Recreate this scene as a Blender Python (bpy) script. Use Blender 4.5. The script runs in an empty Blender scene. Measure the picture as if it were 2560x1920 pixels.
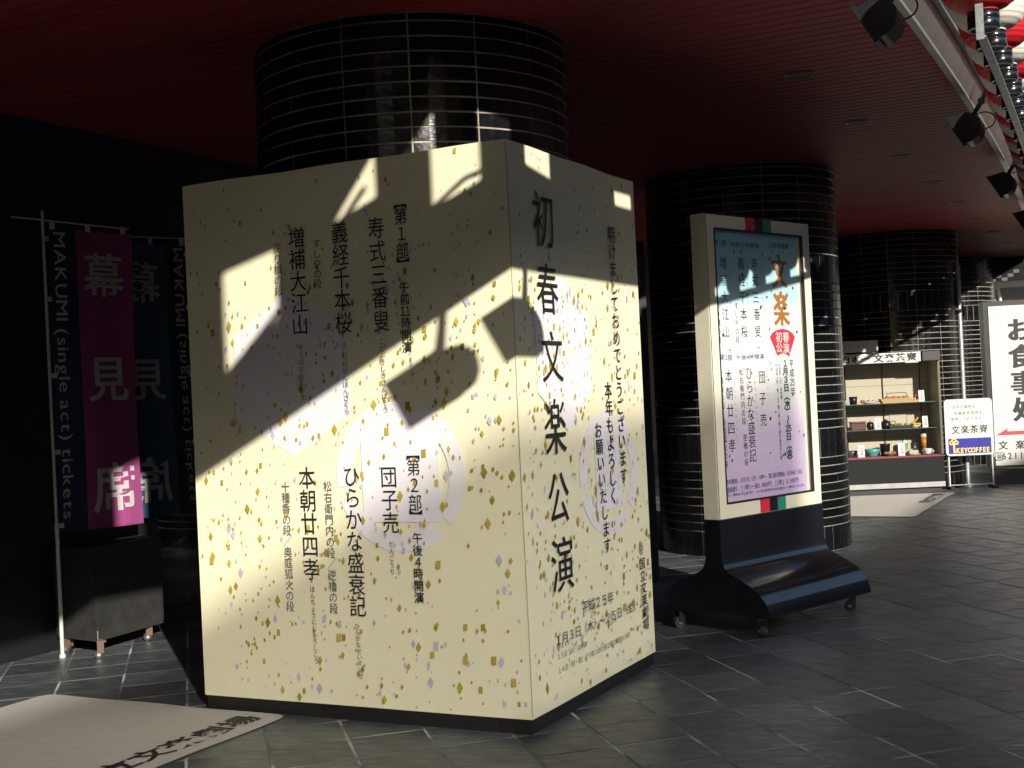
import bpy, math, random
from mathutils import Vector, Matrix
random.seed(7)
C = bpy.context.scene.collection
sc = bpy.context.scene
R_ = math.radians

# ------------------------------------------------------------------ camera, sky, sun, exposure
cam_d = bpy.data.cameras.new('camera'); cam = bpy.data.objects.new('camera', cam_d); C.objects.link(cam)
cam_d.sensor_width = 36.0; cam_d.lens = 36.0*3241.58/2560.0; cam_d.clip_end = 600; cam_d.clip_start = 0.05
pitch, roll = 0.0088265, 0.0473773
fw = Vector((0, math.cos(pitch), math.sin(pitch))); up0 = Vector((0, -math.sin(pitch), math.cos(pitch))); rt0 = Vector((1, 0, 0))
rt = rt0*math.cos(roll) - up0*math.sin(roll); up = up0*math.cos(roll) + rt0*math.sin(roll)
M = Matrix((rt, up, -fw)).transposed().to_4x4(); M.translation = Vector((0, 0, 1.5)); cam.matrix_world = M
sc.camera = cam

SUN_EL = R_(20.1); SUN_AZ = math.atan2(0.343, -0.939)       # clockwise from +Y
S = Vector((math.sin(SUN_AZ)*math.cos(SUN_EL), math.cos(SUN_AZ)*math.cos(SUN_EL), math.sin(SUN_EL)))
world = bpy.data.worlds.new('World'); sc.world = world; world.use_nodes = True
wn = world.node_tree; bg = wn.nodes['Background']
sky = wn.nodes.new('ShaderNodeTexSky'); sky.sky_type = 'NISHITA'; sky.sun_disc = False
sky.sun_elevation = SUN_EL; sky.sun_rotation = SUN_AZ; sky.air_density = 1.0; sky.dust_density = 1.2
wn.links.new(sky.outputs[0], bg.inputs[0]); bg.inputs[1].default_value = 0.145
sl = bpy.data.lights.new('sun', 'SUN'); sl.energy = 4.8; sl.angle = R_(0.53); sl.color = (1.0, 0.93, 0.80)
sun = bpy.data.objects.new('sun', sl); C.objects.link(sun); sun.rotation_mode = 'QUATERNION'
sun.rotation_quaternion = (-S).to_track_quat('-Z', 'Y'); sun.location = (20, -30, 20)
sc.view_settings.view_transform = 'Standard'; sc.view_settings.look = 'None'
sc.view_settings.exposure = 0.52; sc.view_settings.gamma = 1.0; sc.view_settings.use_curve_mapping = False
sc.cycles.max_bounces = 8; sc.cycles.transparent_max_bounces = 12; sc.cycles.use_denoising = True

# ------------------------------------------------------------------ site frame: a runs along the arcade, s runs out to the street
FX, FY = 0.0207, 5.7119
D2 = (0.4525, 0.8918); N2 = (0.8918, -0.4525)
def W(s, a, z=0.0): return Vector((FX + N2[0]*s + D2[0]*a, FY + N2[1]*s + D2[1]*a, z))
ROTZ = math.atan2(D2[1], D2[0])          # local +x -> d
ANG = ROTZ
def s_beam(a): return 1.42-.0032*max(0.0, a-1.5)**2        # the arcade edge bends slightly inwards with distance
def s_row(a): return 1.93-.030*(a-.73)-.0025*(a-.73)**2*(1 if a > .73 else 0)
HC = 3.42                                  # arcade ceiling height

# ------------------------------------------------------------------ materials
def mat(name, col, rough=0.5, metal=0.0, var=0.0, vscale=6.0, bump=0.0, bscale=40.0, spec=0.5, rnd=0.0, coat=0.0, stretch=None, emit=None, estr=1.0, trans=0.0, sheen=0.0, wear=None, island=False, rvar=0.0):
    m = bpy.data.materials.new(name); m.use_nodes = True; nt = m.node_tree; b = nt.nodes['Principled BSDF']
    L = nt.links.new; N = nt.nodes.new
    b.inputs['Base Color'].default_value = (*col, 1); b.inputs['Roughness'].default_value = rough
    b.inputs['Metallic'].default_value = metal; b.inputs['Specular IOR Level'].default_value = spec
    b.inputs['Coat Weight'].default_value = coat; b.inputs['Coat Roughness'].default_value = 0.08
    b.inputs['Transmission Weight'].default_value = trans; b.inputs['Sheen Weight'].default_value = sheen
    tc = N('ShaderNodeTexCoord'); src = tc.outputs['Object']
    if stretch:
        mp = N('ShaderNodeMapping'); mp.inputs['Scale'].default_value = stretch; L(src, mp.inputs[0]); src = mp.outputs[0]
    if var > 0 or rnd > 0 or wear:
        cur = None
        if var > 0:
            nz = N('ShaderNodeTexNoise'); nz.inputs['Scale'].default_value = vscale; nz.inputs['Detail'].default_value = 8; nz.inputs['Roughness'].default_value = .65
            L(src, nz.inputs['Vector'])
            mr = N('ShaderNodeMapRange'); mr.inputs[1].default_value = .3; mr.inputs[2].default_value = .7; mr.inputs[3].default_value = 1-var; mr.inputs[4].default_value = 1+var
            L(nz.outputs[0], mr.inputs[0]); cur = mr.outputs[0]
        if rnd > 0:
            oi = N('ShaderNodeObjectInfo'); g = N('ShaderNodeNewGeometry'); ad = N('ShaderNodeMath'); ad.operation = 'ADD'
            L(oi.outputs['Random'], ad.inputs[0]); L(g.outputs['Random Per Island'], ad.inputs[1])
            fr = N('ShaderNodeMath'); fr.operation = 'FRACT'; L(ad.outputs[0], fr.inputs[0])
            m2 = N('ShaderNodeMapRange'); m2.inputs[3].default_value = 1-rnd; m2.inputs[4].default_value = 1+rnd; L(fr.outputs[0], m2.inputs[0])
            if cur is None: cur = m2.outputs[0]
            else:
                mu = N('ShaderNodeMath'); mu.operation = 'MULTIPLY'; L(cur, mu.inputs[0]); L(m2.outputs[0], mu.inputs[1]); cur = mu.outputs[0]
        if cur is not None:
            vm = N('ShaderNodeVectorMath'); vm.operation = 'SCALE'; vm.inputs[0].default_value = col; L(cur, vm.inputs['Scale']); colout = vm.outputs[0]
        else:
            rgb = N('ShaderNodeRGB'); rgb.outputs[0].default_value = (*col, 1); colout = rgb.outputs[0]
        if wear:
            n3 = N('ShaderNodeTexNoise'); n3.inputs['Scale'].default_value = wear[1]; n3.inputs['Detail'].default_value = 6; L(src, n3.inputs['Vector'])
            m3 = N('ShaderNodeMapRange'); m3.inputs[1].default_value = wear[2]; m3.inputs[2].default_value = wear[2]+.12; m3.inputs[3].default_value = 0; m3.inputs[4].default_value = wear[3]
            L(n3.outputs[0], m3.inputs[0]); mx = N('ShaderNodeMix'); mx.data_type = 'RGBA'; L(m3.outputs[0], mx.inputs[0]); L(colout, mx.inputs[6]); mx.inputs[7].default_value = (*wear[0], 1)
            colout = mx.outputs[2]
        L(colout, b.inputs['Base Color'])
    if rvar > 0:
        n4 = N('ShaderNodeTexNoise'); n4.inputs['Scale'].default_value = vscale*1.7; n4.inputs['Detail'].default_value = 6; L(src, n4.inputs['Vector'])
        m4 = N('ShaderNodeMapRange'); m4.inputs[1].default_value = .3; m4.inputs[2].default_value = .7; m4.inputs[3].default_value = max(.02, rough-rvar); m4.inputs[4].default_value = rough+rvar
        L(n4.outputs[0], m4.inputs[0]); L(m4.outputs[0], b.inputs['Roughness'])
    if bump > 0:
        nb = N('ShaderNodeTexNoise'); nb.inputs['Scale'].default_value = bscale; nb.inputs['Detail'].default_value = 6; L(src, nb.inputs['Vector'])
        bp = N('ShaderNodeBump'); bp.inputs['Strength'].default_value = bump; bp.inputs['Distance'].default_value = .01
        L(nb.outputs[0], bp.inputs['Height']); L(bp.outputs[0], b.inputs['Normal'])
    if emit:
        b.inputs['Emission Color'].default_value = (*emit, 1); b.inputs['Emission Strength'].default_value = estr
    return m
def glass(name, tint=(1, 1, 1), refl=0.06, rough=0.02):
    m = bpy.data.materials.new(name); m.use_nodes = True; nt = m.node_tree; nt.nodes.remove(nt.nodes['Principled BSDF'])
    t = nt.nodes.new('ShaderNodeBsdfTransparent'); t.inputs[0].default_value = (*tint, 1)
    g = nt.nodes.new('ShaderNodeBsdfGlossy'); g.inputs['Roughness'].default_value = rough
    fr = nt.nodes.new('ShaderNodeLayerWeight'); pw = nt.nodes.new('ShaderNodeMath'); pw.operation = 'POWER'; pw.inputs[1].default_value = 4; nt.links.new(fr.outputs['Facing'], pw.inputs[0])
    mu = nt.nodes.new('ShaderNodeMath'); mu.operation = 'MULTIPLY_ADD'; mu.inputs[1].default_value = .6; mu.inputs[2].default_value = refl*.5; nt.links.new(pw.outputs[0], mu.inputs[0])
    mx = nt.nodes.new('ShaderNodeMixShader'); nt.links.new(mu.outputs[0], mx.inputs[0]); nt.links.new(t.outputs[0], mx.inputs[1]); nt.links.new(g.outputs[0], mx.inputs[2])
    nt.links.new(mx.outputs[0], nt.nodes['Material Output'].inputs[0]); return m

m_tile = mat('black_glazed_tile', (.0045, .005, .006), rough=.24, bump=.3, bscale=16, var=.3, vscale=9, rnd=.45, spec=.38, rvar=.09)
m_grout = mat('pale_grout', (.36, .335, .29), rough=.85, var=.45, vscale=3, bump=.3, bscale=120)
m_cream = mat('cream_printed_fabric', (.80, .765, .555), rough=.75, var=.02, vscale=3, bump=.10, bscale=7)
m_print_ink = mat('black_ink', (.012, .012, .014), rough=.6)
m_gold = mat('gold_ink', (.42, .335, .05), rough=.65, rnd=.25)
m_lav = mat('lavender_ink', (.52, .49, .60), rough=.7, rnd=.12)
m_crest = mat('pale_lavender_crest_ink', (.77, .745, .80), rough=.7)
m_crestline = mat('crest_line_ink', (.80, .77, .66), rough=.7)
m_plinth = mat('matt_black_board', (.012, .011, .011), rough=.55, var=.3, vscale=8, bump=.2)
m_slate = mat('riven_dark_slate', (.086, .099, .107), rough=.40, var=.45, vscale=5, bump=.55, bscale=9, rnd=.33, stretch=(1, 3.6, 1), rvar=.13, wear=((.15, .15, .135), 2.2, .55, .6))
m_joint = mat('whitish_joint_mortar', (.13, .14, .14), rough=.9, var=.6, vscale=3.5, bump=.3, bscale=90, wear=((.58, .62, .63), 2.1, .50, .9))
m_red = mat('red_metal_soffit', (.30, .034, .042), rough=.55, spec=.3, var=.08, vscale=2, rnd=.10)
m_dark = mat('dark_void', (.006, .004, .004), rough=.9)
m_alu = mat('weathered_aluminium', (.30, .30, .30), rough=.42, metal=.6, var=.15, vscale=7)
m_soffit = mat('grey_painted_metal', (.075, .072, .075), rough=.45, var=.1, vscale=5)
m_galv = mat('galvanised_steel', (.42, .44, .46), rough=.45, metal=.7, var=.35, vscale=30, bump=.1)
m_blackm = mat('black_painted_metal', (.012, .013, .015), rough=.4, var=.3, vscale=12)
m_gloss = mat('glossy_black_lacquer', (.008, .009, .012), rough=.17, coat=.5, var=.3, vscale=4)
m_white = mat('white_paint', (.58, .58, .58), rough=.5, var=.04)
m_pale = mat('cream_painted_metal', (.72, .69, .55), rough=.42, var=.04, vscale=4)
m_wall = mat('dark_stone_wall', (.012, .012, .014), rough=.5, var=.3, vscale=2, bump=.2)
m_mat = mat('grey_carpet_mat', (.43, .40, .365), rough=.95, var=.07, vscale=12, bump=.6, bscale=260, sheen=.2)
m_rubber = mat('dark_rubber', (.03, .028, .026), rough=.7)
m_brass = mat('worn_brass', (.12, .075, .055), rough=.6, metal=.3)
m_glass = glass('clear_glass')

# ------------------------------------------------------------------ mesh helpers
class MB:
    def __init__(self): self.v = []; self.f = []; self.sm = []; self.mi = []; self.cur = 0
    def add(self, vs, fs, smooth=False):
        b = len(self.v); self.v += [tuple(p) for p in vs]
        for f in fs: self.f.append(tuple(b+i for i in f)); self.sm.append(smooth); self.mi.append(self.cur)
        return self
    def box(self, c, s, rz=0.0, ry=0.0, rx=0.0):
        hx, hy, hz = s[0]/2, s[1]/2, s[2]/2
        R = Matrix.Rotation(rz, 3, 'Z') @ Matrix.Rotation(ry, 3, 'Y') @ Matrix.Rotation(rx, 3, 'X'); c = Vector(c)
        vs = [R @ Vector((x*hx, y*hy, z*hz)) + c for z in (-1, 1) for x, y in ((-1, -1), (1, -1), (1, 1), (-1, 1))]
        return self.add(vs, [(3, 2, 1, 0), (4, 5, 6, 7), (0, 1, 5, 4), (1, 2, 6, 5), (2, 3, 7, 6), (3, 0, 4, 7)])
    def bbox(self, x0, x1, y0, y1, z0, z1): return self.box(((x0+x1)/2, (y0+y1)/2, (z0+z1)/2), (x1-x0, y1-y0, z1-z0))
    def rbox(self, c, s, b=.005, rz=0.0):
        # box with chamfered edges
        hx, hy, hz = s[0]/2, s[1]/2, s[2]/2; R = Matrix.Rotation(rz, 3, 'Z'); c = Vector(c); vs = []
        for z, k in ((-hz, b), (-hz+b, 0), (hz-b, 0), (hz, b)):
            for x, y in ((-hx+b, -hy), (hx-b, -hy), (hx, -hy+b), (hx, hy-b), (hx-b, hy), (-hx+b, hy), (-hx, hy-b), (-hx, -hy+b)):
                q = 1-(k/max(hx, 1e-6)) if k else 1; r = 1-(k/max(hy, 1e-6)) if k else 1
                vs.append(R @ Vector((x*q, y*r, z)) + c)
        fs = [tuple(range(7, -1, -1)), tuple(range(24, 32))]
        for k in range(3):
            for i in range(8): j = (i+1) % 8; fs.append((k*8+i, k*8+j, k*8+8+j, k*8+8+i))
        return self.add(vs, fs)
    def prism(self, pts, ex, smooth=False, caps=True):
        """pts: closed list of 3D points, ex: extrusion vector"""
        n = len(pts); ex = Vector(ex); a = [Vector(p) for p in pts]; vs = a + [p+ex for p in a]
        fs = [(i, (i+1) % n, n+(i+1) % n, n+i) for i in range(n)]
        self.add(vs, fs, smooth)
        if caps: self.add(a, [tuple(range(n-1, -1, -1))]); self.add([p+ex for p in a], [tuple(range(n))])
        return self
    def tube(self, p0, p1, r, n=10, r1=None, caps=True):
        p0, p1 = Vector(p0), Vector(p1); r1 = r if r1 is None else r1; ax = (p1-p0).normalized(); u = ax.orthogonal().normalized(); w = ax.cross(u)
        A = [p0+(u*math.cos(t)+w*math.sin(t))*r for t in [2*math.pi*i/n for i in range(n)]]
        B = [p1+(u*math.cos(t)+w*math.sin(t))*r1 for t in [2*math.pi*i/n for i in range(n)]]
        self.add(A+B, [(i, (i+1) % n, n+(i+1) % n, n+i) for i in range(n)], True)
        if caps: self.add(A, [tuple(range(n-1, -1, -1))]); self.add(B, [tuple(range(n))])
        return self
    def path(self, pts, r, n=8):
        for i in range(len(pts)-1): self.tube(pts[i], pts[i+1], r, n)
        return self
    def lathe(self, prof, c=(0, 0, 0), n=24, axis=None, smooth=True):
        c = Vector(c); vs = []; m = len(prof)
        for i in range(n):
            t = 2*math.pi*i/n
            for r, z in prof: vs.append(c+Vector((r*math.cos(t), r*math.sin(t), z)))
        fs = [(i*m+k, ((i+1) % n)*m+k, ((i+1) % n)*m+k+1, i*m+k+1) for i in range(n) for k in range(m-1)]
        self.add(vs, fs, smooth)
        return self
    def mesh(self, name, mats):
        me = bpy.data.meshes.new(name); me.from_pydata(self.v, [], self.f)
        for m in (mats if isinstance(mats, (list, tuple)) else [mats]): me.materials.append(m)
        me.polygons.foreach_set('use_smooth', self.sm); me.polygons.foreach_set('material_index', self.mi); me.update(); return me
    def build(self, name, mats, parent=None, loc=None, rotz=None):
        return obj(name, self.mesh(name, mats), parent, loc, rotz)
def obj(name, me, parent=None, loc=None, rotz=None):
    o = bpy.data.objects.new(name, me); C.objects.link(o)
    if parent: o.parent = parent
    if loc is not None: o.location = loc
    if rotz is not None: o.rotation_euler = (0, 0, rotz)
    return o
def tag(o, label=None, cat=None, group=None, kind=None):
    if label: o['label'] = label
    if cat: o['category'] = cat
    if group: o['group'] = group
    if kind: o['kind'] = kind
    return o
def thing(name, label, cat, loc=(0, 0, 0), rotz=0.0, group=None):
    o = bpy.data.objects.new(name, None); C.objects.link(o); o.location = loc; o.rotation_euler = (0, 0, rotz); o.empty_display_size = .1
    return tag(o, label, cat, group)
def struct(name, mb, mats, parent=None):
    o = mb.build(name, mats, parent); o['kind'] = 'structure'; return o
def copy_tree(o, parent=None):
    c = o.copy(); C.objects.link(c)
    if parent: c.parent = parent
    for ch in list(o.children): copy_tree(ch, c)
    return c

# ------------------------------------------------------------------ lettering
_g = {}
def glyph(ch, off=0.0):
    k = (ch, off)
    if k in _g: return _g[k]
    cu = bpy.data.curves.new('g', 'FONT'); cu.body = ch; cu.size = 1; cu.resolution_u = 3; cu.offset = off
    o = bpy.data.objects.new('g', cu); C.objects.link(o)
    dg = bpy.context.evaluated_depsgraph_get(); e = o.evaluated_get(dg); me = e.to_mesh()
    vs = [(v.co.x, v.co.y) for v in me.vertices]; fs = [tuple(p.vertices) for p in me.polygons]
    e.to_mesh_clear(); bpy.data.objects.remove(o); bpy.data.curves.remove(cu)
    _g[k] = (vs, fs); return _g[k]
ROT = '【】（）～〜ー[]()'
def put_glyph(mb, ch, O, ux, uy, nn, cx, cy, w, h, off=0.0, strikes=(0.0,), lift=0.0, rot=False, half=False, skew=0.0):
    """cell centre (cx,cy) in plane coordinates; w,h: cell size"""
    if len(ch) == 2:
        for i, c1 in enumerate(ch): put_glyph(mb, chr(0xFF10+int(c1)), O, ux, uy, nn, cx+(i-.5)*w*.50, cy, w*.9, h, off, strikes, lift)
        return
    vs, fs = glyph(ch, off)
    if not vs: return
    if ord(ch) < 128: xs = [v[0] for v in vs]; mx = (min(xs)+max(xs))/2; my = .36
    else: mx, my = .5, .38
    for si, dx in enumerate(strikes):
        out = []
        for x, y in vs:
            a, b = (x-mx), (y-my)
            if rot: a, b = b, -a
            a += skew*b + dx
            p = O + ux*(cx+a*w) + uy*(cy+b*h) + nn*(lift+si*.00025)
            out.append(p)
        mb.add(out, fs)
def cells(txt):
    r = []; i = 0
    while i < len(txt):
        if txt[i].isdigit() and i+1 < len(txt) and txt[i+1].isdigit() and ord(txt[i]) < 128: r.append(txt[i:i+2]); i += 2
        else: r.append(chr(0xFF10+int(txt[i])) if txt[i] in '0123456789' else txt[i]); i += 1
    return r
STY = {'m': (0, (0,)), 't': (0, (0,)), 'b': (.007, (0,)), 'k': (0, (0,)), 'g': (0, (0,)), 'w': (.012, (-.03, 0, .03)), 'W': (.02, (0,)), 'n': (.008, (0,)), 'N': (.035, (0,)), 'v': (.01, (0,))}
def vcol(mb, row, O, ux, uy, nn, lift, sgn=1.0):
    txt, u0, z0, u1, z1, w, kind = row; cs = cells(txt); off, st = STY[kind]
    wt = [.62 if (c in '【】' ) else 1.0 for c in cs]; tot = sum(wt); acc = 0
    for c, q in zip(cs, wt):
        t = (acc+q/2)/tot; acc += q; h = (z0-z1)/tot
        hh = min(h*1.0, w*1.12) if kind not in 'tw' else h
        put_glyph(mb, c, O, ux, uy, nn, sgn*(u0+(u1-u0)*t), z0+(z1-z0)*t, w*1.03, (w if c in ROT else hh)*1.03, off, st, lift, rot=c in ROT)
def hrow(mb, row, O, ux, uy, nn, lift, sgn=1.0):
    txt, u0, z0, u1, z1, h, kind = row; off, st = STY[kind]
    if kind in 'mk': txt = ''.join(chr(0xFF10+int(c)) if c in '0123456789' else c for c in txt)
    wt = [.55 if ord(c) < 128 else 1.0 for c in txt]; tot = sum(wt); acc = 0; w = abs(u1-u0)/tot
    for c, q in zip(txt, wt):
        t = (acc+q/2)/tot; acc += q
        if c in ' 　': continue
        put_glyph(mb, c, O, ux, uy, nn, sgn*(u0+(u1-u0)*t), z0+(z1-z0)*t, w*1.02, h, off, st, lift)
# lettering: text, column/row start (u, z), end (u, z), character width or height, style; metres on the printed face
PROGRAMME_COLUMNS = [
    ('【第1部】', 0.552, 2.438, 0.549, 2.098, 0.073, 'm'),
    ('午前11時開演', 0.549, 2.048, 0.548, 1.718, 0.054, 'b'),
    ('寿式三番叟', 0.687, 2.361, 0.681, 1.821, 0.092, 'm'),
    ('ことぶきしきさんばそう', 0.685, 1.795, 0.68, 1.447, 0.033, 'k'),
    ('義経千本桜', 0.89, 2.36, 0.892, 1.827, 0.095, 'm'),
    ('よしつねせんぼんざくら', 0.894, 1.793, 0.895, 1.447, 0.034, 'k'),
    ('すしやの段', 1.024, 2.29, 1.028, 2.051, 0.048, 'k'),
    ('増補大江山', 1.139, 2.359, 1.141, 1.835, 0.098, 'm'),
    ('ぞうほおおえやま', 1.143, 1.793, 1.144, 1.522, 0.035, 'k'),
    ('戻り橋の段', 1.254, 2.294, 1.255, 2.034, 0.05, 'k'),
    ('【第2部】', 0.544, 1.284, 0.543, 0.939, 0.073, 'm'),
    ('午後4時開演', 0.541, 0.895, 0.546, 0.568, 0.053, 'b'),
    ('団子売', 0.68, 1.204, 0.68, 0.885, 0.092, 'm'),
    ('だんごうり', 0.682, 0.853, 0.684, 0.695, 0.028, 'k'),
    ('ひらかな盛衰記', 0.886, 1.208, 0.883, 0.494, 0.094, 'm'),
    ('ひらがなせいすいき', 0.893, 0.465, 0.883, 0.204, 0.029, 'k'),
    ('松右衛門内の段／逆櫓の段', 1.024, 1.138, 1.02, 0.504, 0.048, 'k'),
    ('本朝廿四孝', 1.141, 1.208, 1.139, 0.66, 0.098, 'm'),
    ('ほんちょうにじゅうしこう', 1.14, 0.635, 1.135, 0.259, 0.03, 'k'),
    ('十種香の段／奥庭狐火の段', 1.27, 1.137, 1.274, 0.506, 0.05, 'k'),
]
TITLE_COLUMNS = [
    ('初', 0.352, 2.445, 0.335, 2.173, 0.235, 't'),
    ('春', 0.359, 2.113, 0.344, 1.863, 0.236, 't'),
    ('文', 0.376, 1.797, 0.361, 1.545, 0.237, 't'),
    ('楽', 0.376, 1.483, 0.359, 1.211, 0.237, 't'),
    ('公', 0.373, 1.145, 0.357, 0.888, 0.236, 't'),
    ('演', 0.383, 0.838, 0.366, 0.572, 0.254, 't'),
    ('明けましておめでとうございます', 1.163, 2.358, 1.174, 1.012, 0.099, 'b'),
    ('本年もよろしく', 1.02, 1.55, 1.021, 0.92, 0.095, 'b'),
    ('お願いいたします。', 0.861, 1.348, 0.923, 0.602, 0.091, 'b'),
    ('国立文楽劇場', 1.372, 0.604, 1.39, 0.214, 0.087, 'b'),
]
DATE_ROWS = [
    ('平成25年', 0.57, 0.469, 0.963, 0.462, 0.064, 'm'),
    ('1月3日（木）～25日（金）', 0.251, 0.368, 1.288, 0.368, 0.058, 'm'),
    ('15日（火）は休演', 0.264, 0.294, 0.601, 0.291, 0.031, 'k'),
    ('14日（月・祝）より第1部と第2部の演目を入替', 0.265, 0.229, 1.152, 0.235, 0.032, 'k'),
]
POSTER_COLUMNS = [
    ('増補大江山', 0.2, 2.31, 0.2, 1.778, 0.07, 'm'),
    ('義経千本桜', 0.387, 2.315, 0.391, 1.778, 0.073, 'm'),
    ('寿式三番叟', 0.531, 2.317, 0.535, 1.781, 0.07, 'm'),
    ('戻り橋の段', 0.125, 2.019, 0.122, 1.756, 0.041, 'm'),
    ('すしやの段', 0.317, 2.018, 0.312, 1.755, 0.042, 'm'),
    ('そうほおおえやま', 0.253, 2.305, 0.26, 1.995, 0.021, 'g'),
    ('よしつねせんぼんざくら', 0.445, 2.313, 0.448, 1.876, 0.022, 'g'),
    ('ことぶきしきさんばそう', 0.601, 2.32, 0.603, 1.85, 0.022, 'g'),
    ('文', 0.806, 2.336, 0.807, 2.113, 0.175, 'w'),
    ('楽', 0.812, 2.097, 0.813, 1.866, 0.175, 'w'),
    ('本朝廿四孝', 0.2, 1.61, 0.201, 1.074, 0.075, 'm'),
    ('ひらかな盛衰記', 0.417, 1.613, 0.414, 1.009, 0.077, 'm'),
    ('団子売', 0.557, 1.61, 0.548, 1.202, 0.075, 'm'),
    ('ほんちょうにじゅうしこう', 0.255, 1.603, 0.26, 1.126, 0.021, 'g'),
    ('ひらがなせいすいき', 0.474, 1.605, 0.477, 1.254, 0.022, 'g'),
    ('だんごうり', 0.613, 1.609, 0.613, 1.409, 0.022, 'g'),
    ('十種香の段\u3000奥庭狐火の段', 0.123, 1.606, 0.133, 0.991, 0.041, 'm'),
    ('松右衛門内の段\u3000逆櫓の段', 0.332, 1.605, 0.343, 0.989, 0.042, 'm'),
    ('平成25年', 0.894, 1.654, 0.9, 1.409, 0.051, 'n'),
    ('1月3日（木）〜25日（金）', 0.823, 1.652, 0.825, 0.964, 0.064, 'N'),
    ('※15日（火）は休演', 0.758, 1.63, 0.763, 1.394, 0.023, 'n'),
    ('※14日（月・祝）より第1部と第2部の演目を入替', 0.723, 1.63, 0.726, 1.003, 0.023, 'n'),
    ('春', 0.845, 1.831, 0.843, 1.76, 0.074, 'W'),
    ('演', 0.842, 1.756, 0.841, 1.689, 0.074, 'W'),
    ('初', 0.764, 1.831, 0.764, 1.761, 0.073, 'W'),
    ('公', 0.763, 1.761, 0.761, 1.694, 0.073, 'W'),
]
POSTER_ROWS = [
    ('第1部', 0.114, 2.381, 0.246, 2.38, 0.042, 'v'),
    ('午前11時開演', 0.281, 2.374, 0.595, 2.379, 0.035, 'n'),
    ('人形浄瑠璃', 0.698, 2.39, 0.925, 2.391, 0.039, 'n'),
    ('第2部', 0.119, 1.674, 0.252, 1.67, 0.042, 'v'),
    ('午後4時開演', 0.286, 1.669, 0.592, 1.674, 0.035, 'v'),
    ('予約開始 12月3日（月）10時〜 窓口販売開始 12月4日（火）', 0.118, 0.906, 0.977, 0.913, 0.035, 'v'),
    ('観劇料\u3000[1等]一般5,800円\u3000[2等] 2,300円', 0.117, 0.857, 0.913, 0.862, 0.038, 'v'),
    ('学生・障害者の方は割引あり\u3000※便利な幕見席やお得な昼夜セット割引もございます', 0.114, 0.823, 0.981, 0.821, 0.02, 'v'),
]

# ================================================================== SETTING
# ---- pavement: square riven slates on a pale mortar bed
tA, tB = R_(18.3), R_(104.0)
e1 = Vector((math.cos(tA), math.sin(tA), 0)); e2 = Vector((math.cos(tB), math.sin(tB), 0))
PE1, PE2 = 0.352, 0.341
org = e1*2.09 + Vector((-math.sin(tA), math.cos(tA), 0))*5.44
mb = MB(); P = [W(-13, -13), W(3.2, -13), W(3.2, 45), W(-13, 45)]
mb.prism([p + Vector((0, 0, -.2)) for p in P], (0, 0, .1975))
pave = struct('pavement', mb, m_joint)
def tile_mb(mb, o, g=.0058, z1=0.0, jz=0.0):
    a = e1*(PE1); b = e2*(PE2); ga = e1*g; gb = e2*g; zz = Vector((0, 0, z1+jz)); lo = Vector((0, 0, -.012))
    c = [o+ga+gb, o+a-ga+gb, o+a+b-ga-gb, o+b+ga-gb]; k = .0035
    ctr = o+a*.5+b*.5
    t = [p+(ctr-p).normalized()*k+zz for p in c]; m = [p+Vector((0, 0, -.003))+zz for p in c]; l = [p+lo for p in c]
    mb.add(l+m+t, [(0, 1, 5, 4), (1, 2, 6, 5), (2, 3, 7, 6), (3, 0, 4, 7), (4, 5, 9, 8), (5, 6, 10, 9), (6, 7, 11, 10), (7, 4, 8, 11), (8, 9, 10, 11)])
tmb = MB(); tile_mb(tmb, Vector((0, 0, 0))); tile_me = tmb.mesh('slate_tile', m_slate)
def seen(p, m=.02):
    d_ = p - Vector((0, 0, 1.5)); x = d_.dot(rt); y = d_.dot(up); z = d_.dot(fw)
    return z > .3 and abs(x/z) < .395+m and abs(y/z) < .2963+m
cand = []; rest = MB()
for i in range(-60, 70):
    for j in range(-60, 75):
        o_ = org + e1*(PE1*i) + e2*(PE2*j); c_ = o_ + e1*PE1*.5 + e2*PE2*.5
        dx, dy = c_.x-FX, c_.y-FY; s_ = dx*N2[0]+dy*N2[1]; a_ = dx*D2[0]+dy*D2[1]
        if -12.5 < s_ < 2.95 and -9 < a_ < 24:
            hid = (-1.9 < s_ < -.1 and .45 < a_ < 1.9)
            if seen(c_, .015) and not hid and c_.y > 4.6: cand.append((c_.y, o_))
            elif -9 < a_ < 24 and -6 < s_: tile_mb(rest, o_, jz=random.uniform(-.0015, .0015))
cand.sort(key=lambda q: q[0])
for k, (yy, o_) in enumerate(cand):
    if k < 285:
        t = obj('slate_tile', tile_me, pave, o_ + Vector((0, 0, random.uniform(-.0018, .0018))))
    else: tile_mb(rest, o_, jz=random.uniform(-.0015, .0015))
r_ = rest.build('further_slate_tiles', m_slate, pave); r_['kind'] = 'stuff'

# ---- street beyond the arcade: kerb, road
m_asph = mat('asphalt', (.055, .055, .057), rough=.85, var=.2, vscale=3, bump=.3, bscale=80)
m_conc = mat('concrete', (.16, .155, .15), rough=.8, var=.15, vscale=1.5)
mb = MB(); mb.prism([W(3.2, -60, -.2), W(3.4, -60, -.2), W(3.4, 60, -.2), W(3.2, 60, -.2)], (0, 0, .2)); struct('kerb', mb, m_conc)
mb = MB(); mb.prism([W(3.4, -80, -.3), W(15.5, -80, -.3), W(15.5, 90, -.3), W(3.4, 90, -.3)], (0, 0, .17)); struct('road', mb, m_asph)
mb = MB(); mb.prism([W(15.5, -80, -.3), W(60, -80, -.3), W(60, 90, -.3), W(15.5, 90, -.3)], (0, 0, .28)); struct('far_pavement', mb, m_conc)
mb = MB(); mb.prism([Vector((-300, -300, -.5)), Vector((300, -300, -.5)), Vector((300, 300, -.5)), Vector((-300, 300, -.5))], (0, 0, .1)); struct('ground', mb, m_asph)
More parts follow.
